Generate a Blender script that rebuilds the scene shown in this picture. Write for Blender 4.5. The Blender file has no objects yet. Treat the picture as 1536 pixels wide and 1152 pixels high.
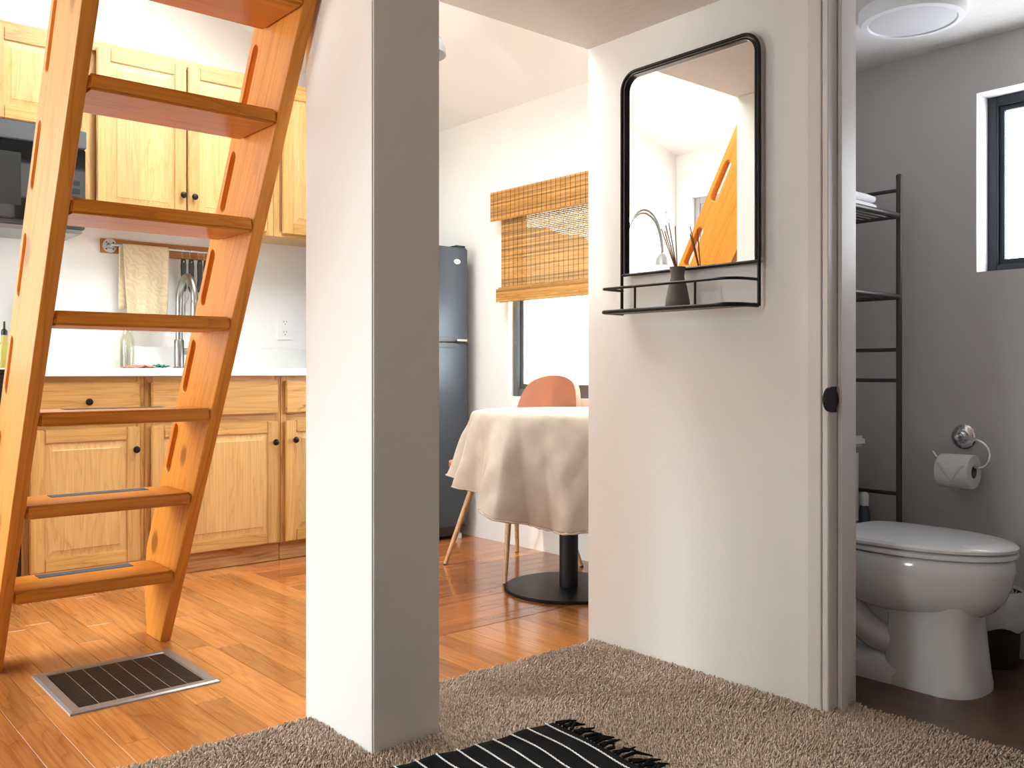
import bpy, bmesh, math, random
import numpy as np
from mathutils import Vector, Matrix

random.seed(7)
rng = np.random.default_rng(11)
SC = bpy.context.scene
COL = SC.collection
R = math.radians

# ------------------------------------------------------------------ camera, sky, sun, exposure
cam_d = bpy.data.cameras.new('camera')
cam_d.sensor_width = 36.0
cam_d.lens = 36.0 * 1377.0 / 1536.0
cam_d.shift_y = -20.0 / 1536.0
cam_d.clip_start = 0.02
cam = bpy.data.objects.new('camera', cam_d)
COL.objects.link(cam)
cam.location = (0, 0, 0.91)
cam.rotation_euler = (R(90), 0, R(49.5 - 90))
SC.camera = cam

world = bpy.data.worlds.new('sky')
SC.world = world
world.use_nodes = True
bgn = world.node_tree.nodes['Background']
bgn.inputs['Color'].default_value = (0.96, 0.98, 1.0, 1)
bgn.inputs['Strength'].default_value = 22.0

sun_d = bpy.data.lights.new('sun', 'SUN')
sun_d.energy = 4.0
sun_d.angle = R(2.0)
sun_d.color = (1.0, 0.9, 0.74)
sun = bpy.data.objects.new('sun', sun_d)
COL.objects.link(sun)
sun.rotation_euler = Vector((0.5, -0.12, -1.0)).to_track_quat('-Z', 'Y').to_euler()

vs = SC.view_settings
vs.view_transform = 'Standard'
vs.look = 'None'
vs.exposure = -0.24
vs.gamma = 1.0
vs.use_curve_mapping = False


def portal(name, loc, rot, sx, sy):
    d = bpy.data.lights.new(name, 'AREA')
    d.shape = 'RECTANGLE'
    d.size, d.size_y = sx, sy
    d.cycles.is_portal = True
    o = bpy.data.objects.new(name, d)
    COL.objects.link(o)
    o.location, o.rotation_euler = loc, rot


portal('daylight_portal', (-1.42, 3.925, 1.15), (R(90), 0, R(-90)), 1.15, 2.2)
portal('daylight_portal', (3.24, 3.065, 1.32), (R(90), 0, R(90)), 1.23, 1.09)
portal('daylight_portal', (3.24, 1.02, 1.52), (R(90), 0, R(90)), 0.55, 0.585)
portal('daylight_portal', (-0.875, 4.77, 1.075), (R(-90), 0, 0), 0.65, 2.15)
portal('daylight_portal', (-1.42, 1.64, 1.4), (R(90), 0, R(-90)), .62, .9)
portal('daylight_portal', (1.73, 3.1, 3.01), (0, R(23.4), 0), 1.37, 1.6)

# ------------------------------------------------------------------ materials
MATS = {}


def nt(name):
    m = bpy.data.materials.new(name)
    m.use_nodes = True
    return m, m.node_tree.nodes, m.node_tree.links, m.node_tree.nodes['Principled BSDF']


def rgb(h):
    v = [int(h[i:i + 2], 16) / 255 for i in (0, 2, 4)]
    return tuple(x / 12.92 if x <= 0.04045 else ((x + 0.055) / 1.055) ** 2.4 for x in v) + (1,)


def plain(name, col, rough=0.5, metal=0.0, bump=0.0, bscale=60.0, var=0.0, vscale=6.0, coat=0.0, spec=0.5, bdist=0.002):
    """colour with soft noise variation and a fine relief"""
    m, n, l, p = nt(name)
    c = rgb(col) if isinstance(col, str) else col
    p.inputs['Base Color'].default_value = c
    p.inputs['Roughness'].default_value = rough
    p.inputs['Metallic'].default_value = metal
    p.inputs['Coat Weight'].default_value = coat
    p.inputs['Specular IOR Level'].default_value = spec
    tc = n.new('ShaderNodeTexCoord')
    if var > 0:
        no = n.new('ShaderNodeTexNoise')
        no.inputs['Scale'].default_value = vscale
        no.inputs['Detail'].default_value = 4
        l.new(tc.outputs['Object'], no.inputs['Vector'])
        rp = n.new('ShaderNodeValToRGB')
        rp.color_ramp.elements[0].position = 0.3
        rp.color_ramp.elements[1].position = 0.7
        rp.color_ramp.elements[0].color = tuple(max(0, x * (1 - var)) for x in c[:3]) + (1,)
        rp.color_ramp.elements[1].color = tuple(min(1, x * (1 + var)) for x in c[:3]) + (1,)
        l.new(no.outputs['Fac'], rp.inputs['Fac'])
        l.new(rp.outputs['Color'], p.inputs['Base Color'])
    if bump > 0:
        nb = n.new('ShaderNodeTexNoise')
        nb.inputs['Scale'].default_value = bscale
        nb.inputs['Detail'].default_value = 3
        l.new(tc.outputs['Object'], nb.inputs['Vector'])
        b = n.new('ShaderNodeBump')
        b.inputs['Strength'].default_value = bump
        b.inputs['Distance'].default_value = bdist
        l.new(nb.outputs['Fac'], b.inputs['Height'])
        l.new(b.outputs['Normal'], p.inputs['Normal'])
    MATS[name] = m
    return m


def wood(name, dark, mid, light, axis='z', rough=0.35, ringscale=9.0, stretch=0.09, tint=0.12, knots=0.0,
         boards=0.0, board_axis='x', coat=0.0, fibre=0.25, contrast=1.0, streak=0.0, spec=0.5):
    """streaked timber; grain runs along the object's own axis, each object takes another piece of the log"""
    m, n, l, p = nt(name)
    tc = n.new('ShaderNodeTexCoord')
    oi = n.new('ShaderNodeObjectInfo')
    mul = n.new('ShaderNodeVectorMath'); mul.operation = 'SCALE'
    mul.inputs[0].default_value = (13.7, 9.1, 17.3)
    l.new(oi.outputs['Random'], mul.inputs['Scale'])
    add = n.new('ShaderNodeVectorMath'); add.operation = 'ADD'
    l.new(tc.outputs['Object'], add.inputs[0]); l.new(mul.outputs[0], add.inputs[1])
    vec = add.outputs[0]
    rnd = oi.outputs['Random']
    if boards > 0:   # glued-up boards inside a panel: every strip its own offset and tone
        sx = n.new('ShaderNodeSeparateXYZ'); l.new(vec, sx.inputs[0])
        dv = n.new('ShaderNodeMath'); dv.operation = 'DIVIDE'; dv.inputs[1].default_value = boards
        l.new(sx.outputs[board_axis.upper()], dv.inputs[0])
        fl = n.new('ShaderNodeMath'); fl.operation = 'FLOOR'; l.new(dv.outputs[0], fl.inputs[0])
        wn = n.new('ShaderNodeTexWhiteNoise'); wn.noise_dimensions = '1D'
        l.new(fl.outputs[0], wn.inputs['W'])
        m2 = n.new('ShaderNodeVectorMath'); m2.operation = 'SCALE'; m2.inputs[0].default_value = (3.1, 4.7, 5.3)
        l.new(wn.outputs['Value'], m2.inputs['Scale'])
        a2 = n.new('ShaderNodeVectorMath'); a2.operation = 'ADD'
        l.new(vec, a2.inputs[0]); l.new(m2.outputs[0], a2.inputs[1])
        vec = a2.outputs[0]; rnd = wn.outputs['Value']
    mp = n.new('ShaderNodeMapping')
    s = [1, 1, 1]; s['xyz'.index(axis)] = stretch
    mp.inputs['Scale'].default_value = s
    l.new(vec, mp.inputs['Vector'])
    no = n.new('ShaderNodeTexNoise')
    no.inputs['Scale'].default_value = ringscale
    no.inputs['Detail'].default_value = 2
    no.inputs['Distortion'].default_value = 0.6
    l.new(mp.outputs[0], no.inputs['Vector'])
    # rings: contour lines of the noise field
    rg = n.new('ShaderNodeMath'); rg.operation = 'MULTIPLY'; rg.inputs[1].default_value = 9.0
    l.new(no.outputs['Fac'], rg.inputs[0])
    fr = n.new('ShaderNodeMath'); fr.operation = 'FRACT'; l.new(rg.outputs[0], fr.inputs[0])
    rp = n.new('ShaderNodeValToRGB')
    e = rp.color_ramp.elements
    e[0].position = 0.0; e[0].color = rgb(dark)
    e[1].position = 1.0; e[1].color = rgb(mid)
    x = e.new(0.18); x.color = rgb(mid)
    x = e.new(0.55); x.color = rgb(light)
    l.new(fr.outputs[0], rp.inputs['Fac'])
    soft = n.new('ShaderNodeMix'); soft.data_type = 'RGBA'
    soft.inputs['Factor'].default_value = 0.55 * contrast
    soft.inputs[6].default_value = rgb(mid)
    l.new(rp.outputs['Color'], soft.inputs[7])
    # fibres
    mp2 = n.new('ShaderNodeMapping')
    s2 = [1, 1, 1]; s2['xyz'.index(axis)] = 0.03
    mp2.inputs['Scale'].default_value = s2
    l.new(vec, mp2.inputs['Vector'])
    nf = n.new('ShaderNodeTexNoise'); nf.inputs['Scale'].default_value = 160; nf.inputs['Detail'].default_value = 3
    l.new(mp2.outputs[0], nf.inputs['Vector'])
    fm = n.new('ShaderNodeMapRange')
    fm.inputs['From Min'].default_value = 0.3; fm.inputs['From Max'].default_value = 0.7
    fm.inputs['To Min'].default_value = 1 - fibre; fm.inputs['To Max'].default_value = 1 + fibre * 0.5
    l.new(nf.outputs['Fac'], fm.inputs['Value'])
    tm = n.new('ShaderNodeMapRange')
    tm.inputs['To Min'].default_value = 1 - tint; tm.inputs['To Max'].default_value = 1 + tint * 0.6
    l.new(rnd, tm.inputs['Value'])
    mm = n.new('ShaderNodeMath'); mm.operation = 'MULTIPLY'
    l.new(fm.outputs[0], mm.inputs[0]); l.new(tm.outputs[0], mm.inputs[1])
    vm = n.new('ShaderNodeVectorMath'); vm.operation = 'SCALE'
    l.new(soft.outputs[2], vm.inputs[0]); l.new(mm.outputs[0], vm.inputs['Scale'])
    out = vm.outputs[0]
    if knots > 0:
        mk = n.new('ShaderNodeMapping')
        sk = [1, 1, 1]; sk['xyz'.index(axis)] = 0.6
        mk.inputs['Scale'].default_value = sk
        l.new(vec, mk.inputs['Vector'])
        vo = n.new('ShaderNodeTexVoronoi'); vo.inputs['Scale'].default_value = knots
        l.new(mk.outputs[0], vo.inputs['Vector'])
        kr = n.new('ShaderNodeMapRange')
        kr.inputs['From Min'].default_value = 0.08; kr.inputs['From Max'].default_value = 0.13
        kr.inputs['To Min'].default_value = 1.0; kr.inputs['To Max'].default_value = 0.0
        l.new(vo.outputs['Distance'], kr.inputs['Value'])
        km = n.new('ShaderNodeMix'); km.data_type = 'RGBA'
        kf = n.new('ShaderNodeMath'); kf.operation = 'MULTIPLY'; kf.inputs[1].default_value = 0.65
        l.new(kr.outputs[0], kf.inputs[0]); l.new(kf.outputs[0], km.inputs['Factor'])
        l.new(out, km.inputs[6]); km.inputs[7].default_value = tuple(v * 0.35 for v in rgb(dark)[:3]) + (1,)
        out = km.outputs[2]
    if streak > 0:    # dark mineral streaks along the grain
        ms = n.new('ShaderNodeMapping')
        ss = [1, 1, 1]; ss['xyz'.index(axis)] = 0.14
        ms.inputs['Scale'].default_value = ss
        l.new(vec, ms.inputs['Vector'])
        n1 = n.new('ShaderNodeTexNoise'); n1.inputs['Scale'].default_value = 9; n1.inputs['Detail'].default_value = 6
        l.new(ms.outputs[0], n1.inputs['Vector'])
        d1_ = n.new('ShaderNodeMath'); d1_.operation = 'SUBTRACT'; d1_.inputs[1].default_value = .5
        l.new(n1.outputs['Fac'], d1_.inputs[0])
        d2_ = n.new('ShaderNodeMath'); d2_.operation = 'ABSOLUTE'; l.new(d1_.outputs[0], d2_.inputs[0])
        r1_ = n.new('ShaderNodeMapRange'); r1_.inputs['From Max'].default_value = .016
        r1_.inputs['To Min'].default_value = 1; r1_.inputs['To Max'].default_value = 0
        l.new(d2_.outputs[0], r1_.inputs['Value'])
        n2_ = n.new('ShaderNodeTexNoise'); n2_.inputs['Scale'].default_value = 5
        l.new(vec, n2_.inputs['Vector'])
        r2_ = n.new('ShaderNodeMapRange'); r2_.inputs['From Min'].default_value = .52; r2_.inputs['From Max'].default_value = .66
        r2_.inputs['To Max'].default_value = streak
        l.new(n2_.outputs['Fac'], r2_.inputs['Value'])
        mu_ = n.new('ShaderNodeMath'); mu_.operation = 'MULTIPLY'
        l.new(r1_.outputs[0], mu_.inputs[0]); l.new(r2_.outputs[0], mu_.inputs[1])
        sm = n.new('ShaderNodeMix'); sm.data_type = 'RGBA'
        l.new(mu_.outputs[0], sm.inputs['Factor']); l.new(out, sm.inputs[6])
        sm.inputs[7].default_value = tuple(v * .5 for v in rgb(dark)[:3]) + (1,)
        out = sm.outputs[2]
    l.new(out, p.inputs['Base Color'])
    p.inputs['Roughness'].default_value = rough
    p.inputs['Coat Weight'].default_value = coat
    p.inputs['Coat Roughness'].default_value = 0.12
    p.inputs['Specular IOR Level'].default_value = spec
    b = n.new('ShaderNodeBump'); b.inputs['Strength'].default_value = 0.15; b.inputs['Distance'].default_value = 0.001
    l.new(nf.outputs['Fac'], b.inputs['Height']); l.new(b.outputs['Normal'], p.inputs['Normal'])
    MATS[name] = m
    return m


def glassy(name, tint=(0.95, 0.98, 0.97, 1), gloss=0.07):
    m, n, l, p = nt(name)
    n.remove(p)
    t = n.new('ShaderNodeBsdfTransparent'); t.inputs['Color'].default_value = tint
    g = n.new('ShaderNodeBsdfGlossy'); g.inputs['Roughness'].default_value = 0.02
    mx = n.new('ShaderNodeMixShader'); mx.inputs['Fac'].default_value = gloss
    l.new(t.outputs[0], mx.inputs[1]); l.new(g.outputs[0], mx.inputs[2])
    l.new(mx.outputs[0], n['Material Output'].inputs['Surface'])
    MATS[name] = m
    return m


def woven(name, c1, c2, scale=900, rough=0.95, pattern=False):
    """fabric: crossed threads as relief; optional damask-like tone pattern"""
    m, n, l, p = nt(name)
    tc = n.new('ShaderNodeTexCoord')
    no = n.new('ShaderNodeTexNoise'); no.inputs['Scale'].default_value = 14; no.inputs['Detail'].default_value = 5
    l.new(tc.outputs['Object'], no.inputs['Vector'])
    rp = n.new('ShaderNodeValToRGB')
    rp.color_ramp.elements[0].color = rgb(c1); rp.color_ramp.elements[1].color = rgb(c2)
    rp.color_ramp.elements[0].position = 0.35; rp.color_ramp.elements[1].position = 0.65
    src = no.outputs['Fac']
    if pattern:
        w = n.new('ShaderNodeTexWave'); w.inputs['Scale'].default_value = 16; w.inputs['Distortion'].default_value = 9
        w.inputs['Detail'].default_value = 1.5; w.inputs['Detail Scale'].default_value = 1.6
        w.bands_direction = 'DIAGONAL'
        l.new(tc.outputs['Object'], w.inputs['Vector'])
        src = w.outputs['Fac']
    l.new(src, rp.inputs['Fac']); l.new(rp.outputs['Color'], p.inputs['Base Color'])
    p.inputs['Roughness'].default_value = rough
    p.inputs['Specular IOR Level'].default_value = 0.15
    n2 = n.new('ShaderNodeTexNoise'); n2.inputs['Scale'].default_value = scale
    l.new(tc.outputs['Object'], n2.inputs['Vector'])
    b = n.new('ShaderNodeBump'); b.inputs['Strength'].default_value = 0.25; b.inputs['Distance'].default_value = 0.001
    l.new(n2.outputs['Fac'], b.inputs['Height']); l.new(b.outputs['Normal'], p.inputs['Normal'])
    MATS[name] = m
    return m


plain('plaster', (0.85, 0.83, 0.805, 1), 0.7, bump=0.22, bscale=70, var=0.012, vscale=3, spec=0.3)
plain('white_ceiling', (0.90, 0.90, 0.89, 1), 0.8, bump=0.2, bscale=60, spec=0.2)
plain('ceiling_texture', (0.82, 0.79, 0.76, 1), 0.85, bump=0.5, bscale=32, bdist=0.006, spec=0.2)
plain('bath_plaster', (0.60, 0.58, 0.57, 1), 0.75, bump=0.2, bscale=80, spec=0.3)
wood('bounce_boards', '6a3d1a', '9c6334', 'ae7440', 'z', .5, 9, .08, .12, boards=.12)  # finish invented for the unseen end wall, to dim and warm its bounce
plain('trim_paint', (0.76, 0.73, 0.70, 1), 0.4, spec=0.4)
wood('ladder_z', '9c571a', 'd08534', 'da9446', 'z', 0.33, 7, 0.07, 0.06, fibre=.14, contrast=.6, knots=4.0, coat=0.0, spec=.22)
wood('ladder_x', '924a0e', 'c97b26', 'd38836', 'x', 0.33, 7, 0.07, 0.08, fibre=.14, contrast=.7, knots=4.0, coat=0.0, spec=.22)
wood('cab_z', 'a87640', 'cb9c5e', 'd8ae74', 'z', 0.38, 12, 0.07, 0.12, contrast=.7, fibre=.14)
wood('cab_x', '96622a', 'c99858', 'd6aa6c', 'x', 0.38, 12, 0.07, 0.14, contrast=.8, fibre=.16, streak=.75)
wood('cab_panel', 'b08246', 'd0a468', 'dcb682', 'z', 0.38, 11, 0.08, 0.12, boards=0.105, contrast=.6, fibre=.12, streak=.35)
wood('cab_frame', '865224', 'b98446', 'c9985a', 'z', 0.42, 12, 0.07, 0.10, streak=.6)
wood('cab_toe', '8a5426', 'b98550', 'caa070', 'x', 0.5, 10, 0.07, 0.05, fibre=0.3)
wood('rail_board', '7a4210', 'a8661f', 'bd7a2e', 'x', 0.45, 10, 0.08, 0.05)
wood('plank_y', '8f5226', 'bd783f', 'cb874c', 'y', 0.17, 8, 0.10, 0.24, coat=0.3, fibre=0.2, contrast=.7)
wood('plank_x', '884a20', 'b66c38', 'c47d45', 'x', 0.15, 8, 0.10, 0.24, coat=0.4, fibre=0.2, contrast=.7)
plain('subfloor', '9a5a2c', 0.5)
plain('carpet_base', '8f7d6e', 1.0, bump=0.5, bscale=200)
plain('carpet_tuft', 'cab5a3', 1.0, var=0.3, vscale=130, spec=0.05)
plain('bath_floor', '5d4430', 0.32, var=0.45, vscale=9, bump=0.15, bscale=40)
plain('slate', '41474f', 0.38, metal=0.35, bump=0.06, bscale=300)
plain('dark_plastic', '17181a', 0.35)
plain('black_metal', '1b1715', 0.38, metal=0.5)
plain('bronze_metal', '4a4643', 0.4, metal=0.4)
plain('knob_black', '141210', 0.35, metal=0.4)
plain('chrome', (0.82, 0.83, 0.85, 1), 0.08, metal=1.0)
plain('steel', (0.30, 0.29, 0.28, 1), 0.32, metal=1.0, bump=0.03, bscale=200)
plain('zinc', (0.50, 0.52, 0.54, 1), 0.4, metal=0.8)
plain('white_quartz', (0.88, 0.88, 0.88, 1), 0.25, var=0.02, vscale=20)
plain('marble_splash', (0.80, 0.79, 0.78, 1), 0.25, var=0.05, vscale=7)
plain('porcelain', (0.80, 0.81, 0.83, 1), 0.12, coat=0.4)
plain('seat_plastic', (0.82, 0.82, 0.84, 1), 0.2)
plain('white_plastic', (0.85, 0.85, 0.84, 1), 0.35)
plain('paper', (0.82, 0.82, 0.83, 1), 0.95, bump=0.2, bscale=250, spec=0.1)
plain('cotton', (0.80, 0.79, 0.82, 1), 1.0, bump=0.5, bscale=260, spec=0.05)
plain('window_metal', '5d6162', 0.45, metal=0.5)
plain('bath_window_metal', '34393f', 0.45, metal=0.4)
plain('leather', '9f6347', 0.5, bump=0.15, bscale=180, var=0.08, vscale=10)
wood('chair_leg', 'a37b50', 'c9a276', 'dab78d', 'z', 0.45, 20, 0.06, 0.03)
plain('table_metal', '191a1e', 0.42, metal=0.3, bump=0.05, bscale=150)
woven('linen', 'b3a496', 'beb0a3', 1100)
woven('towel_cloth', 'cbb696', 'd3c0a2', 700, pattern=True)
woven('rug_black', '0b0a0d', '141216', 500)
woven('rug_white', 'd9d6d0', 'efece6', 500)
wood('bamboo', '85531f', 'bd8742', 'cc9a58', 'y', 0.6, 60, 0.04, 0.45, fibre=0.3)
plain('thread', '6e4a20', 0.9)
plain('tape', '454a54', 0.95, bump=0.6, bscale=900)
plain('grille_frame', '9a928c', 0.4, metal=0.5, bump=0.05, bscale=200)
plain('grille_slat', '3b302a', 0.5, metal=0.3)
plain('grille_bar', 'b5a898', 0.5, metal=0.3)
plain('duct_shade', '0d0b0a', 0.9)
plain('vase_clay', '6b625b', 0.75, bump=0.15, bscale=220, var=0.06, vscale=15)
plain('reed_orange', 'a8613a', 0.7)
plain('reed_dark', '5d4536', 0.7)
plain('cork', '8c8178', 0.8)
plain('oil', (0.42, 0.34, 0.08, 1), 0.15)
plain('cloth_pink', 'd4847c', 0.9, var=0.25, vscale=30)
plain('cloth_teal', '3f8d82', 0.9, var=0.2, vscale=30)
plain('microwave_grey', '5a5b5d', 0.35, metal=0.5)
plain('black_glass', '0c0c0d', 0.06, coat=0.3)
plain('lamp_grey', 'a6a8aa', 0.4, metal=0.3)
plain('lamp_white', (0.85, 0.85, 0.86, 1), 0.5)
plain('bag', (0.75, 0.75, 0.80, 1), 0.35, bump=0.8, bscale=35, bdist=0.01)
plain('bin_dark', '2a2725', 0.5)
plain('blue_grey', '4a5664', 0.5)
plain('leaf', '6a6a58', 0.9, var=0.2, vscale=8)
plain('grass_ground', 'b5aca2', 0.9, var=0.1, vscale=3)
glassy('pane')
glassy('clear_glass', (0.93, 0.96, 0.94, 1), 0.12)
glassy('bottle_glass', (0.97, 0.97, 0.91, 1), 0.07)
glassy('dimming_glass', (0.84, 0.85, 0.87, 1), 0.05)  # tint added to cut the daylight entering the bathroom
m, n, l, p = nt('mirror_glass')
p.inputs['Base Color'].default_value = (0.93, 0.92, 0.90, 1); p.inputs['Metallic'].default_value = 1.0
p.inputs['Roughness'].default_value = 0.0
MATS['mirror_glass'] = m

# ------------------------------------------------------------------ helpers
WL = {}          # world location of every object (parents are never rotated unless stated)


def tag(o, label, cat=None, group=None, kind=None):
    if label: o['label'] = label
    if cat: o['category'] = cat
    if group: o['group'] = group
    if kind: o['kind'] = kind
    return o


def thing(name, loc, label, cat, group=None, kind=None):
    o = bpy.data.objects.new(name, None)
    o.empty_display_size = 0.05
    COL.objects.link(o)
    o.location = loc
    WL[o] = Vector(loc)
    return tag(o, label, cat, group, kind)


def link(name, me, mat, parent=None, loc=(0, 0, 0), rot=None):
    o = bpy.data.objects.new(name, me)
    COL.objects.link(o)
    if mat and not me.materials:
        me.materials.append(MATS[mat])
    WL[o] = Vector(loc)
    if parent is not None:
        o.parent = parent
        o.location = Vector(loc) - WL[parent]
    else:
        o.location = loc
    if rot: o.rotation_euler = rot
    return o


def finish(me, smooth=True, ang=35):
    if smooth:
        me.shade_smooth()
        me.set_sharp_from_angle(angle=R(ang))
    return me


def from_bm(bm, name, smooth=True, ang=35):
    bmesh.ops.recalc_face_normals(bm, faces=bm.faces)
    me = bpy.data.meshes.new(name)
    bm.to_mesh(me); bm.free()
    return finish(me, smooth, ang)


def add(name, bm, mat, parent=None, smooth=True, ang=35, loc=None):
    """bmesh in world coordinates -> object with its origin at the bounding-box centre"""
    vs_ = np.array([v.co[:] for v in bm.verts])
    c = Vector(((vs_.min(0) + vs_.max(0)) / 2).tolist()) if loc is None else Vector(loc)
    bmesh.ops.translate(bm, verts=bm.verts, vec=-c)
    return link(name, from_bm(bm, name, smooth, ang), mat, parent, c)


BOXES = {}


def bbox_add(bm, x0, x1, y0, y1, z0, z1, bev=0.0, seg=2):
    r = bmesh.ops.create_cube(bm, size=1.0)
    vs_ = r['verts']
    bmesh.ops.scale(bm, verts=vs_, vec=(x1 - x0, y1 - y0, z1 - z0))
    bmesh.ops.translate(bm, verts=vs_, vec=((x0 + x1) / 2, (y0 + y1) / 2, (z0 + z1) / 2))
    if bev > 0:
        ed = list({e for v in vs_ for e in v.link_edges})
        bmesh.ops.bevel(bm, geom=ed, offset=bev, segments=seg, affect='EDGES', clamp_overlap=True)


def box(name, x0, x1, y0, y1, z0, z1, mat, parent=None, bev=0.0, seg=2):
    key = (round(x1 - x0, 4), round(y1 - y0, 4), round(z1 - z0, 4), bev, seg, mat)
    if key not in BOXES:
        bm = bmesh.new()
        bbox_add(bm, -key[0] / 2, key[0] / 2, -key[1] / 2, key[1] / 2, -key[2] / 2, key[2] / 2, bev, seg)
        me = from_bm(bm, name, bev > 0)
        me.materials.append(MATS[mat])
        BOXES[key] = me
    return link(name, BOXES[key], None, parent, ((x0 + x1) / 2, (y0 + y1) / 2, (z0 + z1) / 2))


def boxes(name, lst, mat, parent=None, bev=0.0):
    bm = bmesh.new()
    for b in lst: bbox_add(bm, *b, bev=bev)
    return add(name, bm, mat, parent, bev > 0)


def tube_bm(bm, pts, rad, n=10, caps=True, closed=False):
    pts = [Vector(p) for p in pts]
    rads = rad if isinstance(rad, (list, tuple)) else [rad] * len(pts)
    N = len(pts)
    tang = []
    for i in range(N):
        a = pts[(i - 1) % N] if (closed or i > 0) else pts[i]
        b = pts[(i + 1) % N] if (closed or i < N - 1) else pts[i]
        tang.append((b - a).normalized())
    up = Vector((0, 0, 1)) if abs(tang[0].z) < 0.9 else Vector((1, 0, 0))
    nrm = (up - tang[0] * up.dot(tang[0])).normalized()
    rings = []
    for i in range(N):
        t = tang[i]
        nrm = (nrm - t * nrm.dot(t)).normalized()
        bi = t.cross(nrm)
        rings.append([bm.verts.new(pts[i] + (nrm * math.cos(2 * math.pi * k / n) + bi * math.sin(2 * math.pi * k / n)) * rads[i]) for k in range(n)])
    for i in range(N if closed else N - 1):
        a, b = rings[i], rings[(i + 1) % N]
        for k in range(n):
            bm.faces.new((a[k], a[(k + 1) % n], b[(k + 1) % n], b[k]))
    if caps and not closed:
        bm.faces.new(rings[0][::-1]); bm.faces.new(rings[-1])


def tube(name, pts, rad, mat, parent=None, n=10, closed=False):
    bm = bmesh.new()
    tube_bm(bm, pts, rad, n, True, closed)
    return add(name, bm, mat, parent, True, 50)


def lathe(name, prof, c, mat, parent=None, n=32, axis='z', ang=35, caps=True):
    """prof: list of (radius, height)"""
    bm = bmesh.new()
    rings = []
    for r, h in prof:
        if r < 1e-5:
            rings.append([bm.verts.new((0, 0, h))])
        else:
            rings.append([bm.verts.new((r * math.cos(2 * math.pi * k / n), r * math.sin(2 * math.pi * k / n), h)) for k in range(n)])
    for a, b in zip(rings, rings[1:]):
        for k in range(n):
            if len(a) == 1 and len(b) == 1: continue
            if len(a) == 1: bm.faces.new((a[0], b[k], b[(k + 1) % n]))
            elif len(b) == 1: bm.faces.new((a[k], a[(k + 1) % n], b[0]))
            else: bm.faces.new((a[k], a[(k + 1) % n], b[(k + 1) % n], b[k]))
    if caps and len(rings[0]) > 1: bm.faces.new(rings[0][::-1])
    if caps and len(rings[-1]) > 1: bm.faces.new(rings[-1])
    if axis == '-y': bmesh.ops.rotate(bm, verts=bm.verts, matrix=Matrix.Rotation(R(90), 3, 'X'))
    if axis == '-x': bmesh.ops.rotate(bm, verts=bm.verts, matrix=Matrix.Rotation(R(-90), 3, 'Y'))
    bmesh.ops.translate(bm, verts=bm.verts, vec=c)
    return add(name, bm, mat, parent, True, ang)


def loft_bm(bm, rings, cap=True):
    rv = [[bm.verts.new(p) for p in r] for r in rings]
    n = len(rv[0])
    for a, b in zip(rv, rv[1:]):
        for k in range(n):
            bm.faces.new((a[k], a[(k + 1) % n], b[(k + 1) % n], b[k]))
    if cap:
        bm.faces.new(rv[0][::-1]); bm.faces.new(rv[-1])


def smooth_path(pts, n=8):
    """Catmull-Rom through the points"""
    P = [Vector(p) for p in pts]
    out = []
    for i in range(len(P) - 1):
        p0 = P[i - 1] if i else P[i] * 2 - P[i + 1]
        p1, p2 = P[i], P[i + 1]
        p3 = P[i + 2] if i + 2 < len(P) else P[i + 1] * 2 - P[i]
        for k in range(n):
            t = k / n
            out.append(0.5 * ((2 * p1) + (p2 - p0) * t + (2 * p0 - 5 * p1 + 4 * p2 - p3) * t * t + (3 * p1 - p0 - 3 * p2 + p3) * t ** 3))
    out.append(P[-1])
    return out


def rounded_rect(a0, a1, b0, b1, r, n=6):
    out = []
    for (ca, cb, s) in ((a1 - r, b1 - r, 0), (a0 + r, b1 - r, 90), (a0 + r, b0 + r, 180), (a1 - r, b0 + r, 270)):
        for k in range(n + 1):
            t = R(s + 90 * k / n)
            out.append((ca + r * math.cos(t), cb + r * math.sin(t)))
    return out


def curve_sheet(outer, holes, half, bevel, name):
    """2D outline with holes -> thick mesh (x, y in the plane, z = thickness)"""
    cu = bpy.data.curves.new(name, 'CURVE')
    cu.dimensions = '2D'; cu.fill_mode = 'BOTH'
    cu.extrude = half - bevel; cu.bevel_depth = bevel; cu.bevel_resolution = 1; cu.offset = -bevel
    for pts in [outer] + holes:
        sp = cu.splines.new('POLY'); sp.points.add(len(pts) - 1)
        for p_, q in zip(sp.points, pts): p_.co = (q[0], q[1], 0, 1)
        sp.use_cyclic_u = True
    o = bpy.data.objects.new('temporary', cu)
    COL.objects.link(o)
    dg = bpy.context.evaluated_depsgraph_get()
    me = bpy.data.meshes.new_from_object(o.evaluated_get(dg))
    me.name = name
    bpy.data.objects.remove(o); bpy.data.curves.remove(cu)
    me.materials.clear()
    return me


def wall_boxes(axis, t0, t1, a0, a1, z0, z1, holes):
    """boxes of a wall in the plane axis=t with rectangular holes (a0,a1,z0,z1)"""
    A = sorted({a0, a1, *[h[0] for h in holes], *[h[1] for h in holes]})
    out = []
    for u, v in zip(A, A[1:]):
        hs = sorted([h for h in holes if h[0] <= u + 1e-6 and h[1] >= v - 1e-6], key=lambda h: h[2])
        z = z0
        for h in hs + [None]:
            top = h[2] if h else z1
            if top - z > 1e-4:
                out.append((t0, t1, u, v, z, top) if axis == 'x' else (u, v, t0, t1, z, top))
            if h: z = h[3]
    return out


def structure(o, label, cat='wall'):
    return tag(o, label, cat, kind='structure')


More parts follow.
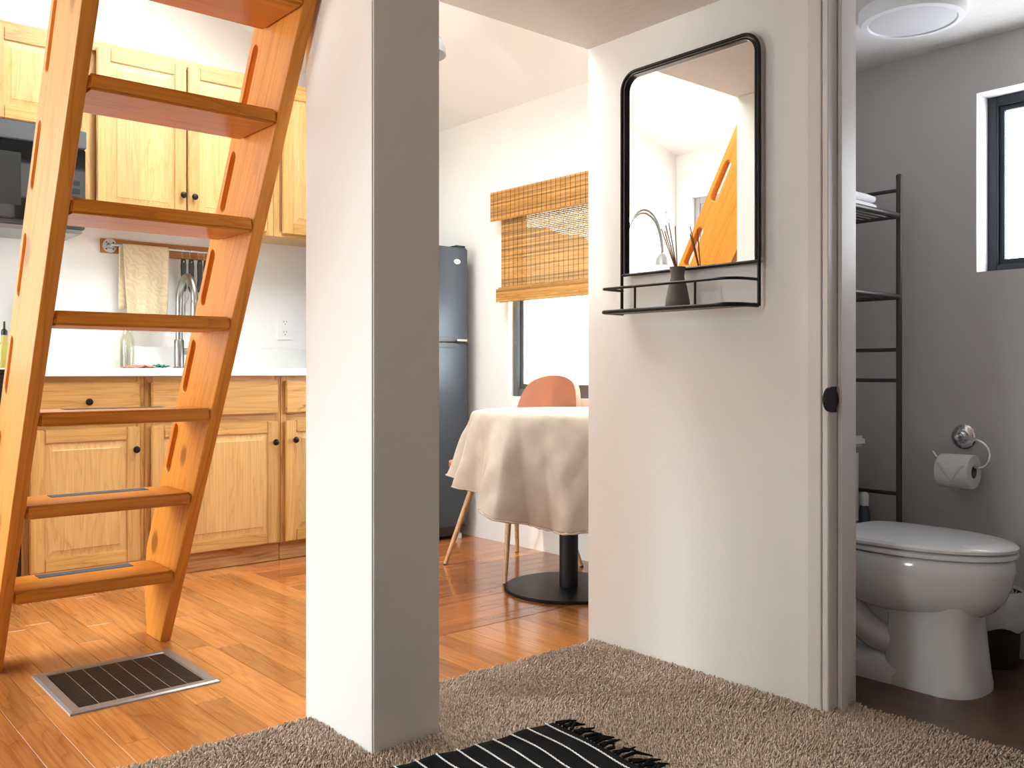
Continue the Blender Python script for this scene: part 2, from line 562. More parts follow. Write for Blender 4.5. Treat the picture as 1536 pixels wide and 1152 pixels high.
# ------------------------------------------------------------------ room shell
EX = 3.12      # inner face of the dining wall
BX = 3.10      # inner face of the bathroom window wall
NY = 4.65      # kitchen wall
MX = 2.20      # mirror wall
structure(boxes('wall_north', wall_boxes('y', NY, NY + .12, -1.42, 3.24, 0, 3.5, [(-1.2, -.55, 0, 2.15)]), 'plaster'),
          'white kitchen wall behind the wooden cabinets')
structure(boxes('wall_east', wall_boxes('x', EX, EX + .12, 2.18, NY, 0, 2.6, [(2.45, 3.68, .775, 1.86)]), 'plaster'),
          'white dining wall around the window with the bamboo blind')
structure(boxes('wall_bathroom', wall_boxes('x', BX, BX + .14, -.1, 1.78, 0, 2.19, [(.75, 1.294, 1.232, 1.815)])
                + [(2.33, 3.24, 1.78, 2.18, 0, 1.99), (2.33, 3.24, -.2, -.1, 0, 2.0)], 'bath_plaster'),
          'grey-white bathroom walls around the toilet and small window')
structure(boxes('wall_partition', wall_boxes('x', MX, MX + .13, -1.6, 2.18, 0, 1.99, [(.5, 1.31, 0, 1.93)]), 'plaster'),
          'white partition wall that carries the black-framed mirror')
structure(boxes('wall_west', wall_boxes('x', -1.42, -1.3, -1.72, NY + .12, 0, 3.0,
                                        [(3.35, 4.5, .05, 2.25), (1.33, 1.95, .95, 1.85)]), 'plaster'),
          'white wall with the wide glass door, seen in the mirror only')
structure(boxes('wall_south', [(-1.42, 3.24, -1.72, -1.6, 0, 3.5)], 'bounce_boards'), 'unseen end wall of the carpeted room, boarded brown to dim and warm the bounce light')
bm = bmesh.new()
bbox_add(bm, 1.15, 1.345, 1.85, 2.18, 0, 1.99, 0.004)
structure(add('column', bm, 'plaster'), 'square white plaster post under the loft edge', 'column')
structure(boxes('ceiling_loft', [(-1.3, 1.15, -1.6, 1.85, 1.99, 2.2), (1.15, 3.12, -1.6, 2.18, 1.99, 2.2)], 'ceiling_texture'),
          'textured underside of the sleeping loft over carpet and bathroom', 'ceiling')
RIDGE = (0.9, 3.25)
th = 0.12


def slope_z(x):
    return 3.25 - (x - .9) * (3.25 - 2.235) / 2.34 if x > .9 else 3.25 - (.9 - x) * .69 / 2.32


def slope_piece(bm, xa, xb, ya, yb, lo=0.0, hi=th):
    za, zb = slope_z(xa), slope_z(xb)
    vv = [bm.verts.new(q) for q in ((xa, ya, za + lo), (xb, ya, zb + lo), (xb, yb, zb + lo), (xa, yb, za + lo),
                                    (xa, ya, za + hi), (xb, ya, zb + hi), (xb, yb, zb + hi), (xa, yb, za + hi))]
    for f in ((0, 3, 2, 1), (4, 5, 6, 7), (0, 1, 5, 4), (1, 2, 6, 5), (2, 3, 7, 6), (3, 0, 4, 7)):
        bm.faces.new([vv[i] for i in f])


SKY = (1.1, 2.36, 2.3, 3.9)     # opening for a skylight added to light the dining corner
bm = bmesh.new()
slope_piece(bm, -1.42, .9, -1.72, NY + .12)
slope_piece(bm, .9, SKY[0], -1.72, NY + .12)
slope_piece(bm, SKY[1], 3.24, -1.72, NY + .12)
slope_piece(bm, SKY[0], SKY[1], -1.72, SKY[2])
slope_piece(bm, SKY[0], SKY[1], SKY[3], NY + .12)
structure(add('ceiling', bm, 'white_ceiling', smooth=False), 'white sloped ceiling above kitchen and dining corner', 'ceiling')

# floors
floor = structure(boxes('floor', [(-1.42, 3.24, 2.16, 4.77, -.11, -.013)], 'subfloor'), 'glossy orange oak plank floor of kitchen and dining corner', 'floor')
PW = 0.083
plank_cache = {}


def plank(axis, a, b0, b1):
    L = round(b1 - b0, 3)
    if L < 0.03: return
    k = (axis, L)
    if k not in plank_cache:
        bm = bmesh.new()
        d = (PW / 2 - .0004, L / 2 - .0004)
        if axis == 'x': d = d[::-1]
        bbox_add(bm, -d[0], d[0], -d[1], d[1], -.0065, .0065, 0.0011, 1)
        me = from_bm(bm, 'plank', False)
        me.materials.append(MATS['plank_' + axis])
        plank_cache[k] = me
    c = (a, (b0 + b1) / 2, -.0065) if axis == 'y' else ((b0 + b1) / 2, a, -.0065)
    link('plank', plank_cache[k], None, floor, c)


def cuts(b0, b1, lens):
    out, b = [], b0 - random.choice((0, .2, .35, .5))
    while b < b1 - 1e-6:
        e = b + random.choice(lens)
        if b1 - e < .12: e = b1
        if min(e, b1) - max(b, b0) > .02: out.append((max(b, b0), min(e, b1)))
        b = e
    return out


x = 0.555 - PW * 4 + PW / 2
while x < 3.10:
    end = 4.09 if x < 1.83 else 2.555
    for b0, b1 in cuts(2.165, end, (.45, .65, .8, 1.0)): plank('y', x, b0, b1)
    x += PW
y = 2.558 + PW / 2
while y < 4.62:
    for b0, b1 in cuts(1.8002, EX, (.4, .6, .8)): plank('x', y, b0, b1)
    y += PW

carpet = structure(boxes('floor_carpet', [(-1.3, 2.2, -1.6, 2.16, -.1, .004), (2.2, 2.315, .5, 1.31, -.1, .004)], 'carpet_base'),
                   'taupe carpeted floor of the room under the loft', 'floor')
structure(boxes('floor_bathroom', [(2.315, 3.24, -.1, 1.79, -.1, .001)], 'bath_floor'), 'mottled brown stone-look bathroom floor', 'floor')


def carpet_pile():
    sp = 0.0061
    X, Y = np.meshgrid(np.arange(.25, 2.325, sp), np.arange(.55, 2.168, sp))
    X = X.ravel() + rng.uniform(-.45, .45, X.size) * sp
    Y = Y.ravel() + rng.uniform(-.45, .45, Y.size) * sp
    keep = ~((X > 1.146) & (X < 1.349) & (Y > 1.846) & (Y < 2.19)) & ~((X > MX - .003) & (Y > 1.305))
    edge = 2.152 + .005 * np.sin(X * 23) + .003 * np.sin(X * 61)
    keep &= (Y < edge) & (X < 2.31 + .006 * np.sin(Y * 30))
    X, Y = X[keep], Y[keep]
    N = X.size
    # combed directions: a slow field plus scatter
    fld = 1.3 * np.sin(X * 5.1 + 1.3 * np.sin(Y * 4.3)) + 1.1 * np.sin(Y * 6.7 + X * 2.1) + .8 * np.sin(X * 17 + Y * 13)
    ang = fld + rng.normal(0, .8, N)
    lean = rng.uniform(.002, .007, N) * (1 + .4 * np.sin(X * 7 - Y * 9))
    h = rng.uniform(.010, .0165, N)
    r0 = rng.uniform(.0024, .0038, N); r1 = r0 * rng.uniform(.45, .8, N)
    tw = rng.uniform(0, 6.28, N)
    K = 3
    V = np.zeros((N, 3 * K + 1, 3), np.float32)
    for ring, (fz, fl, rr) in enumerate(((0, 0, r0), (.62, .45, r0 * 1.05), (.95, .95, r1))):
        for k in range(K):
            t = tw + 2 * math.pi * k / K + ring * .5
            V[:, ring * K + k, 0] = X + np.cos(ang) * lean * fl + np.cos(t) * rr
            V[:, ring * K + k, 1] = Y + np.sin(ang) * lean * fl + np.sin(t) * rr
            V[:, ring * K + k, 2] = .003 + h * fz
    V[:, 9, 0] = X + np.cos(ang) * lean; V[:, 9, 1] = Y + np.sin(ang) * lean; V[:, 9, 2] = .003 + h * 1.02
    F = []
    for ring in (0, 1):
        for k in range(K):
            a, b = ring * K + k, ring * K + (k + 1) % K
            F += [(a, b, b + K), (a, b + K, a + K)]
    F += [(6, 7, 9), (7, 8, 9), (8, 6, 9)]
    F = np.array(F)
    faces = (F[None] + (np.arange(N) * 10)[:, None, None]).reshape(-1, 3)
    me = bpy.data.meshes.new('carpet_pile')
    me.vertices.add(N * 10); me.vertices.foreach_set('co', V.ravel())
    nf = len(faces)
    me.loops.add(nf * 3); me.loops.foreach_set('vertex_index', faces.ravel().astype(np.int32))
    me.polygons.add(nf); me.polygons.foreach_set('loop_start', (np.arange(nf) * 3).astype(np.int32))
    me.update(calc_edges=True)
    me.shade_smooth()
    o = link('carpet_pile', me, 'carpet_tuft')
    tag(o, 'thick taupe carpet pile around the white post', 'carpet', kind='stuff')


carpet_pile()

# door jamb of the bathroom
jamb = thing('door_frame_1', (2.26, 1.3, 0), 'white painted bathroom door jamb with black strike plate', 'door frame', kind='structure')
box('jamb_board', MX - .006, MX + .136, 1.292, 1.31, .004, 1.93, 'trim_paint', jamb, .002)
box('door_stop', MX + .038, MX + .075, 1.28, 1.292, .004, 1.93, 'trim_paint', jamb, .003)
box('casing', MX - .008, MX - .0, 1.312, 1.352, .004, 1.99, 'trim_paint', jamb, .002)
sp = box('strike_plate', MX + .004, MX + .034, 1.2895, 1.292, .80, .868, 'black_metal', jamb, .001)
lathe('strike_lip', [(0, -.004), (.033, -.004), (.033, .004), (0, .004)], (MX + .004, 1.291, .834), 'black_metal', sp, 20, '-y')

# ------------------------------------------------------------------ windows
def window(name, plane, y0, y1, z0, z1, xin, mat, fw, label, mull=None, glass='pane'):
    w = thing(name, (xin, (y0 + y1) / 2, z0), label, 'window', kind='structure')
    d = .045
    box('window_frame', xin, xin + d, y1 - fw, y1, z0, z1, mat, w, .003)
    box('window_frame', xin, xin + d, y0, y0 + fw, z0, z1, mat, w, .003)
    box('window_frame', xin, xin + d, y0 + fw, y1 - fw, z0, z0 + fw, mat, w, .003)
    box('window_frame', xin, xin + d, y0 + fw, y1 - fw, z1 - fw, z1, mat, w, .003)
    s = fw * .55
    a0, a1, b0, b1 = y0 + fw, y1 - fw, z0 + fw, z1 - fw
    ps = [(a0, a1)] if not mull else [(a0, mull), (mull, a1)]
    for u, v in ps:
        box('sash', xin + .016, xin + .036, v - s, v, b0, b1, mat, w, .002)
        box('sash', xin + .016, xin + .036, u, u + s, b0, b1, mat, w, .002)
        box('sash', xin + .016, xin + .036, u + s, v - s, b0, b0 + s, mat, w, .002)
        box('sash', xin + .016, xin + .036, u + s, v - s, b1 - s, b1, mat, w, .002)
        box('pane', xin + .024, xin + .028, u + s, v - s, b0 + s, b1 - s, glass, w)
    return w


window('window_1', 'x', 2.45, 3.68, .775, 1.86, EX + .03, 'window_metal', .042, 'grey metal dining window under the bamboo blind', 3.06)
window('window_2', 'x', .75, 1.294, 1.232, 1.815, BX + .085, 'bath_window_metal', .03, 'small dark-framed window in the bathroom wall', None, 'dimming_glass')
window('window_3', 'x', 3.35, 4.5, .05, 2.25, -1.38, 'lamp_grey', .05, 'wide glazed door opposite the mirror', 3.925)
window('fill_window', 'x', 1.33, 1.95, .95, 1.85, -1.38, 'bath_window_metal', .04, 'added unseen window giving fill light to the carpeted room')  # added out of view as fill light for post and partition
d1 = thing('door_1', (-.875, NY, 0), 'white framed glass door in the kitchen wall, seen in the mirror', 'door', kind='structure')
for b in ((-1.2, -1.13, NY + .02, NY + .06, 0, 2.15), (-.62, -.55, NY + .02, NY + .06, 0, 2.15), (-1.13, -.62, NY + .02, NY + .06, 0, .15), (-1.13, -.62, NY + .02, NY + .06, 2.07, 2.15)):
    box('door_frame', *b, 'white_plastic', d1, .004)
box('pane', -1.13, -.62, NY + .035, NY + .041, .15, 2.07, 'pane', d1)
g = box('ground', -9, 12, 2, 16, -.6, -.45, 'grass_ground')
structure(g, 'pale ground outside the house', 'ground')

sk = thing('added_skylight', ((SKY[0] + SKY[1]) / 2, (SKY[2] + SKY[3]) / 2, 2.9), 'added skylight in the sloped ceiling that lights the dining corner', 'skylight', kind='structure')
for q in ((SKY[0], SKY[0] + .04, SKY[2], SKY[3]), (SKY[1] - .04, SKY[1], SKY[2], SKY[3]), (SKY[0] + .04, SKY[1] - .04, SKY[2], SKY[2] + .04), (SKY[0] + .04, SKY[1] - .04, SKY[3] - .04, SKY[3])):
    bm = bmesh.new(); slope_piece(bm, *q, .07, .115); add('added_skylight_frame', bm, 'white_plastic', sk, False)
bm = bmesh.new(); slope_piece(bm, SKY[0] + .04, SKY[1] - .04, SKY[2] + .04, SKY[3] - .04, .09, .096); add('pane', bm, 'pane', sk, False)
bm = bmesh.new()
hx = []
for i in range(41):
    y_ = 9 + 45 * i / 40
    h_ = 6.3 + .7 * math.sin(y_ * .35 + 3.0) + .35 * math.sin(y_ * .9) + .2 * math.sin(y_ * 2.3)
    hx.append([bm.verts.new((14 + 14 * k / 6, y_, -.45 + (h_ + .45) * math.sin(k / 6 * math.pi / 2) ** .8)) for k in range(7)])
for a_, b_ in zip(hx, hx[1:]):
    for k in range(6): bm.faces.new((a_[k], b_[k], b_[k + 1], a_[k + 1]))
structure(add('hill', bm, 'leaf', None, True, 80), 'low wooded hill far outside the dining window', 'hill')

# bamboo blind
bl = thing('bamboo_blind', (EX - .03, 3.2, 1.85), 'woven bamboo roman shade half lowered over the dining window', 'window blind')
box('head_rail', EX - .045, EX - .002, 2.42, 3.755, 1.825, 1.85, 'bamboo', bl, .002)
y0b, y1b = 2.42, 3.757
zz = 1.846
i = 0
while zz > 1.70:
    box('slat', EX - .062, EX - .0608, y0b, y1b, zz - .0081, zz, 'bamboo', bl); zz -= .0085
zz = 1.80
while zz > 1.33:
    box('slat', EX - .042, EX - .0408, y0b + .03, 3.69, zz - .0083, zz, 'bamboo', bl); zz -= .0088
# the folded stack at the hem: two more layers
for xo, top, bot in ((.055, 1.345, 1.29), (.066, 1.335, 1.268), (.05, 1.325, 1.268)):
    zz = top
    while zz > bot:
        box('slat', EX - xo, EX - xo + .0014, y0b + .03, 3.695 + .01 * (xo - .05) / .016, zz - .0082, zz, 'bamboo', bl); zz -= .0085
yy = 2.47
while yy < 3.75:
    tube('cord', [(EX - .0635, yy, 1.846), (EX - .0635, yy, 1.70)], .0008, 'thread', bl, 5)
    if yy < 3.69: tube('cord', [(EX - .0435, yy, 1.80), (EX - .0435, yy, 1.27)], .0008, 'thread', bl, 5)
    yy += .034

# ------------------------------------------------------------------ ladder
lad = thing('loft_ladder', (.866, 3.1, 0), 'orange wooden loft ladder with hand slots in both sides', 'ladder')
A = math.atan(.549)
ca, sa = math.cos(A), math.sin(A)


def yl(dY, z): return (dY * ca + z * sa, -dY * sa + z * ca)


W = .295 * ca
outer = [yl(0, 0), yl(.128, 0), yl(.155, .16), yl(.295 - .549 * .30, .30)]
outer += [yl(.295 - .549 * 2.28, 2.28), yl(-.549 * 2.28, 2.28)]


def slot(c, z0, z1, w, n=8):
    out = []
    for k in range(n + 1): out.append((c + w * math.cos(math.pi * k / n), z1 - w + w * math.sin(math.pi * k / n)))
    for k in range(n + 1): out.append((c - w * math.cos(math.pi * k / n), z0 + w - w * math.sin(math.pi * k / n)))
    return out


holes = [slot(.220, 1.451 + .304 * k, 1.631 + .304 * k, .0165) for k in range(-3, 3)]
st_me = curve_sheet(outer, holes, .019, .005, 'stile')
co = np.zeros(len(st_me.vertices) * 3, np.float32)
st_me.vertices.foreach_get('co', co)
co = co.reshape(-1, 3)[:, [2, 0, 1]]
st_me.vertices.foreach_set('co', np.ascontiguousarray(co).ravel())
st_me.update()
finish(st_me, True, 30)
for xc in (.612, 1.119):
    link('stile', st_me, 'ladder_z', lad, (xc, 3.106, 0), (A, 0, 0))
for k in range(7):
    zt = .264 + .2668 * k
    yf = 3.106 - .549 * (zt - .019)
    t = box('tread', .632, 1.099, yf, yf + .225, zt - .038, zt, 'ladder_x', lad, .006)
    tp = box('grip_tape', .735, 1.02, yf + .15, yf + .205, zt, zt + .0012, 'tape', t)

# ------------------------------------------------------------------ kitchen
def knob(parent, x, y, z):
    return lathe('knob', [(.0065, 0), (.0065, .012), (.0135, .017), (.0155, .022), (.013, .027), (.006, .029), (0, .0295)], (x, y, z), 'knob_black', parent, 18, '-y')


def raised(bm, x0, x1, z0, z1, y, ramp=.032):
    def rc(i, yy): return [(x0 + i, yy, z0 + i), (x1 - i, yy, z0 + i), (x1 - i, yy, z1 - i), (x0 + i, yy, z1 - i)]
    loft_bm(bm, [rc(0, y + .016), rc(0, y + .007), rc(.006, y + .007), rc(ramp, y + .0015), rc(ramp + .002, y), ], True)


def panel_door(parent, x0, x1, z0, z1, y, kn=None, w=.055):
    bm = bmesh.new()
    raised(bm, x0 + w - .004, x1 - w + .004, z0 + w - .004, z1 - w + .004, y)
    d = add('door', bm, 'cab_panel', parent, True, 12)
    T = .02
    box('door_stile', x0, x0 + w, y, y + T, z0, z1, 'cab_z', d, .004)
    box('door_stile', x1 - w, x1, y, y + T, z0, z1, 'cab_z', d, .004)
    box('door_rail', x0 + w, x1 - w, y, y + T, z0, z0 + w, 'cab_x', d, .004)
    box('door_rail', x0 + w, x1 - w, y, y + T, z1 - w, z1, 'cab_x', d, .004)
    if kn: knob(d, kn[0], y, kn[1])
    return d


def base_cabinet(x0, x1, dx0, dx1, label, kdoor, kdrawer):
    c = thing('base_cabinet', ((x0 + x1) / 2, 4.36, 0), label, 'cabinet', 'base cabinets under the white worktop')
    box('cabinet_box', x0, x1, 4.092, NY - .002, .085, .885, 'cab_frame', c)
    box('toe_board', x0, x1, 4.085, 4.105, .001, .085, 'cab_toe', c, .002)
    box('face_stile', x0, dx0 + .012, 4.072, 4.092, .085, .885, 'cab_frame', c)
    box('face_stile', dx1 - .012, x1, 4.072, 4.092, .085, .885, 'cab_frame', c)
    for z0, z1 in ((.085, .105), (.66, .715), (.85, .885)):
        box('face_rail', dx0 + .012, dx1 - .012, 4.072, 4.092, z0, z1, 'cab_x', c)
    dr = box('drawer', dx0, dx1, 4.05, 4.0715, .706, .862, 'cab_x', c, .005)
    if kdrawer: knob(dr, kdrawer, 4.05, .78)
    panel_door(c, dx0, dx1, .09, .668, 4.0515, kdoor)
    return c


base_cabinet(.893, 1.374, .92, 1.352, 'light wooden base cabinet beside the stove, round knob on its drawer', (1.331, .572), 1.139)
base_cabinet(1.376, 2.015, 1.401, 1.996, 'wide light wooden sink cabinet with knobless false drawer', (1.974, .571), None)
base_cabinet(2.017, 2.43, 2.036, 2.41, 'light wooden base cabinet with its door knob next to the sink cabinet', (2.078, .577), None)
ct = thing('countertop', (1.66, 4.34, .885), 'white quartz countertop with low backsplash behind the tap', 'countertop')
box('slab', .893, 2.45, 4.03, NY - .001, .886, .921, 'white_quartz', ct, .003)
box('backsplash', .893, 2.45, NY - .022, NY - .001, .922, 1.03, 'marble_splash', ct, .002)


def upper(name, x0, x1, z0, z1, doors, label, y=4.35):
    c = thing(name, ((x0 + x1) / 2, 4.5, z0), label, 'cabinet', 'upper kitchen cabinets')
    box('cabinet_box', x0, x1, y + .042, NY - .002, z0, z1, 'cab_z', c)
    box('face_frame', x0, x0 + .03, y + .022, y + .042, z0, z1, 'cab_z', c)
    box('face_frame', x1 - .03, x1, y + .022, y + .042, z0, z1, 'cab_z', c)
    box('face_rail', x0 + .03, x1 - .03, y + .022, y + .042, z0, z0 + .03, 'cab_x', c)
    box('face_rail', x0 + .03, x1 - .03, y + .022, y + .042, z1 - .045, z1, 'cab_x', c)
    for a, b, k in doors:
        panel_door(c, a, b, z0 + .015, z1 - .03, y, k, .058)
    return c


upper('upper_cabinet', 1.205, 2.125, 1.60, 2.40, [(1.262, 1.668, (1.647, 1.745)), (1.676, 2.085, (1.702, 1.743))],
      'double-door light wooden upper cabinet above the towel rail')
upper('upper_cabinet', 2.127, 2.6, 1.60, 2.40, [(2.17, 2.56, None)], 'single-door light wooden upper cabinet close to the white post')
upper('upper_cabinet', .44, 1.203, 1.965, 2.40, [(.47, .82, None), (.83, 1.178, None)], 'short light wooden upper cabinet over the microwave')

# microwave
mw = thing('microwave', (.8, 4.44, 1.51), 'grey and black over-the-range microwave under the short cabinet', 'microwave')
box('body', .43, 1.19, 4.275, NY - .002, 1.525, 1.955, 'microwave_grey', mw, .004)
box('front_door', .43, 1.02, 4.245, 4.274, 1.545, 1.87, 'black_glass', mw, .004)
box('window_trim', .50, .93, 4.2425, 4.2448, 1.60, 1.82, 'dark_plastic', mw, .001)
box('vent_strip', .43, 1.19, 4.25, 4.274, 1.875, 1.952, 'microwave_grey', mw, .004)
cp = box('control_panel', 1.025, 1.185, 4.247, 4.274, 1.545, 1.87, 'black_glass', mw, .004)
for r_ in range(5):
    for c_ in range(3):
        box('button', 1.045 + c_ * .042, 1.078 + c_ * .042, 4.2445, 4.2469, 1.57 + r_ * .035, 1.592 + r_ * .035, 'dark_plastic', cp, .001, 1)
tube('handle', smooth_path([(1.0, 4.243, 1.57), (1.0, 4.205, 1.60), (1.0, 4.2, 1.7), (1.0, 4.205, 1.82), (1.0, 4.243, 1.85)], 5), .009, 'steel', mw, 10)
box('vent_pan', .44, 1.18, 4.28, 4.62, 1.507, 1.5245, 'steel', mw, .003)

# stove
stv = thing('stove', (.51, 4.34, 0), 'black range beside the base cabinet, mostly behind the ladder', 'stove')
box('body', .135, .888, 4.07, NY - .03, .02, .90, 'dark_plastic', stv, .004)
box('cooktop', .135, .888, 4.04, NY - .03, .9005, .915, 'black_glass', stv, .003)
ov = box('oven_door', .14, .883, 4.04, 4.069, .2, .74, 'black_glass', stv, .005)
tube('handle', [(.2, 4.0, .7), (.82, 4.0, .7)], .011, 'steel', ov)
box('warming_drawer', .14, .883, 4.04, 4.069, .03, .19, 'dark_plastic', stv, .004)
pn = box('control_panel', .14, .883, 4.04, 4.069, .75, .895, 'dark_plastic', stv, .004)
for q in range(4):
    lathe('burner_knob', [(.022, 0), (.02, .022), (.012, .025), (0, .025)], (.24 + q * .18, 4.04, .82), 'steel', pn, 18, '-y')
# kettle and oil bottle at the stove's back
kt = thing('kettle', (.70, 4.25, .916), 'dark kettle with arched handle on the stove', 'kettle')
lathe('body', [(.075, 0), (.088, .012), (.086, .05), (.06, .095), (.028, .108), (0, .11)], (.70, 4.25, .9165), 'black_metal', kt)
lathe('lid_knob', [(.006, 0), (.014, .012), (.01, .022), (0, .024)], (.70, 4.25, 1.0265), 'black_metal', kt, 16)
tube('handle', smooth_path([(.63, 4.25, .99), (.635, 4.25, 1.05), (.70, 4.25, 1.085), (.765, 4.25, 1.05), (.77, 4.25, .99)], 6), .006, 'black_metal', kt)
tube('spout', [(.77, 4.25, .95), (.81, 4.25, .985), (.825, 4.25, 1.01)], [.016, .011, .008], 'black_metal', kt)
ob = thing('oil_bottle', (.905, 4.55, .922), 'yellow oil bottle with dark pourer at the end of the worktop', 'bottle')
lathe('glass', [(.03, 0), (.032, .006), (.032, .08), (.014, .115), (.012, .145), (0, .145)], (.93, 4.55, .9225), 'oil', ob, 20)
lathe('pourer', [(.013, 0), (.013, .02), (.005, .028), (.004, .06), (0, .061)], (.93, 4.55, 1.068), 'dark_plastic', ob, 14)

# sink-side things
cb = thing('cutting_board', (1.16, 4.6, .922), 'white cutting board leaning against the backsplash near the stove', 'cutting board')
me = curve_sheet(rounded_rect(-.13, .13, 0, .33, .03), [slot(.0, .29, .312, .011)], .006, .002, 'board')
o = link('board', finish(me), 'white_plastic', cb, (1.115, 4.555, .9225), (R(82), 0, 0))
sb = thing('soap_bottle', (1.46, 4.56, .922), 'clear glass bottle of yellowish soap behind the sink', 'bottle')
b_ = lathe('glass', [(.032, 0), (.034, .005), (.034, .13), (.028, .15), (.022, .165), (.0225, .185), (.0205, .185), (.020, .165), (.026, .148), (.031, .128), (.031, .006), (0, .005)], (1.465, 4.57, .9225), 'bottle_glass', sb, 24)
lathe('soap', [(0, .007), (.030, .007), (.030, .085), (0, .085)], (1.465, 4.57, .9225), 'bottle_glass', b_, 24)
lathe('cap', [(.024, 0), (.024, .016), (.006, .02), (.006, .03), (0, .03)], (1.465, 4.57, 1.108), 'clear_glass', sb, 18)


def rag(name, cx, cy, sx, sy, mat, label):
    bm = bmesh.new()
    n_ = 14
    gv = [[bm.verts.new((cx + sx * (i / n_ - .5) + .006 * math.sin(j * 1.3), cy + sy * (j / n_ - .5) + .006 * math.sin(i * 1.7),
                         .9245 + .008 * (1 + math.sin(i * 1.1 + cx * 40) * math.cos(j * .9 + i * .4)) * (1 - abs(i / n_ - .5)))) for j in range(n_ + 1)] for i in range(n_ + 1)]
    for i in range(n_):
        for j in range(n_): bm.faces.new((gv[i][j], gv[i + 1][j], gv[i + 1][j + 1], gv[i][j + 1]))
    o = add(name, bm, mat, None, True, 80)
    s = o.modifiers.new('thickness', 'SOLIDIFY'); s.thickness = .0035; s.offset = 1
    tag(o, label, 'dish cloth', 'cloths by the sink')


rag('dish_cloth', 1.47, 4.42, .13, .1, 'cloth_pink', 'crumpled pink dish cloth by the soap bottle')
rag('dish_cloth', 1.57, 4.45, .07, .08, 'cloth_teal', 'small crumpled teal dish cloth beside the tap')

fa = thing('kitchen_tap', (1.70, 4.52, .922), 'brushed steel gooseneck kitchen tap with side lever', 'faucet')
fx, fy = 1.70, 4.53
lathe('base', [(.028, 0), (.028, .006), (.024, .008), (.024, .135), (.021, .142), (0, .142)], (fx, fy, .9215), 'steel', fa, 24)
tube('spout', smooth_path([(fx, fy, 1.06), (fx, fy, 1.24), (fx, fy - .012, 1.30), (fx, fy - .05, 1.352), (fx, fy - .10, 1.368), (fx, fy - .15, 1.35), (fx, fy - .188, 1.30), (fx, fy - .2, 1.24)], 7), .0165, 'steel', fa, 16)
lathe('spray_head', [(.017, 0), (.0195, .006), (.0195, .09), (.0165, .1), (0, .1)], (fx, fy - .2, 1.145), 'steel', fa, 20)
tube('lever_stub', [(fx + .02, fy, 1.005), (fx + .065, fy, 1.005)], .017, 'steel', fa, 16)
tube('lever', [(fx + .066, fy, 1.005), (fx + .10, fy, 1.005), (fx + .105, fy - .06, 1.035)], [.015, .012, .007], 'steel', fa, 14)

# towel rail
rl = thing('towel_rail', (1.65, 4.62, 1.5), 'wooden board with steel towel rod on the kitchen wall', 'towel rail')
box('board', 1.362, 2.02, NY - .02, NY - .001, 1.478, 1.546, 'rail_board', rl, .002)
for fxx in (1.40, 1.98):
    fl = lathe('flange', [(.034, 0), (.034, .004), (.015, .006), (.011, .03), (0, .031)], (fxx, NY - .02, 1.513), 'zinc', rl, 20, '-y')
    for a in range(4):
        lathe('screw', [(.004, 0), (.003, .003), (0, .003)], (fxx + .022 * math.cos(a * 1.571 + .78), NY - .0245, 1.513 + .022 * math.sin(a * 1.571 + .78)), 'dark_plastic', fl, 8, '-y')
tube('rod', [(1.395, NY - .055, 1.515), (1.985, NY - .055, 1.515)], .0065, 'zinc', rl, 12)


def towel():
    """cloth folded over the rod: front and back flap with soft waves"""
    bm = bmesh.new()
    nx, rows = 26, []
    yr, zr, r = NY - .055, 1.515, .011
    path = [(yr + .012, 1.515 - .31 + .31 * k / 16) for k in range(16)]
    path += [(yr + r * math.cos(R(a)), zr + r * math.sin(R(a))) for a in range(0, 181, 30)]
    path += [(yr - r - .002, 1.515 - .40 * k / 20) for k in range(1, 21)]
    for pi, (yy, zz_) in enumerate(path):
        dz = max(0, 1.505 - zz_)
        row = []
        front = pi > 19
        for i in range(nx + 1):
            u = i / nx
            wdt = .222 - .03 * min(1, dz / .3)
            x_ = 1.448 + (.018 * min(1, dz / .3) if front else -.012) + wdt * u
            wv = .007 * math.sin(u * 9.5 + (0 if front else 2)) * min(1, dz / .12) + .004 * math.sin(u * 21 + dz * 9) * min(1, dz / .2)
            row.append(bm.verts.new((x_, yy + (wv - .006 * min(1, dz / .1) if front else wv * .5), zz_ + .006 * math.sin(u * 6) * min(1, dz / .3))))
        rows.append(row)
    for a, b in zip(rows, rows[1:]):
        for i in range(nx): bm.faces.new((a[i], a[i + 1], b[i + 1], b[i]))
    o = add('kitchen_towel', bm, 'towel_cloth', None, True, 80)
    s = o.modifiers.new('thickness', 'SOLIDIFY'); s.thickness = .003
    tag(o, 'beige patterned towel draped over the steel rod', 'towel')


towel()


def hook(x, label, dy=0):
    zr = 1.515
    yr = NY - .055
    pts = [(x, yr - .009, zr - .006), (x, yr - .009, zr + .004), (x, yr, zr + .0095), (x, yr + .009, zr + .004), (x, yr + .008, zr - .02), (x + .004, yr - .002, zr - .055), (x + .002, yr - .012, zr - .062), (x, yr - .016, zr - .052)]
    o = tube('s_hook', smooth_path(pts, 5), .002, 'chrome', None, 8)
    tag(o, label, 'hook', 'hooks on the towel rod')


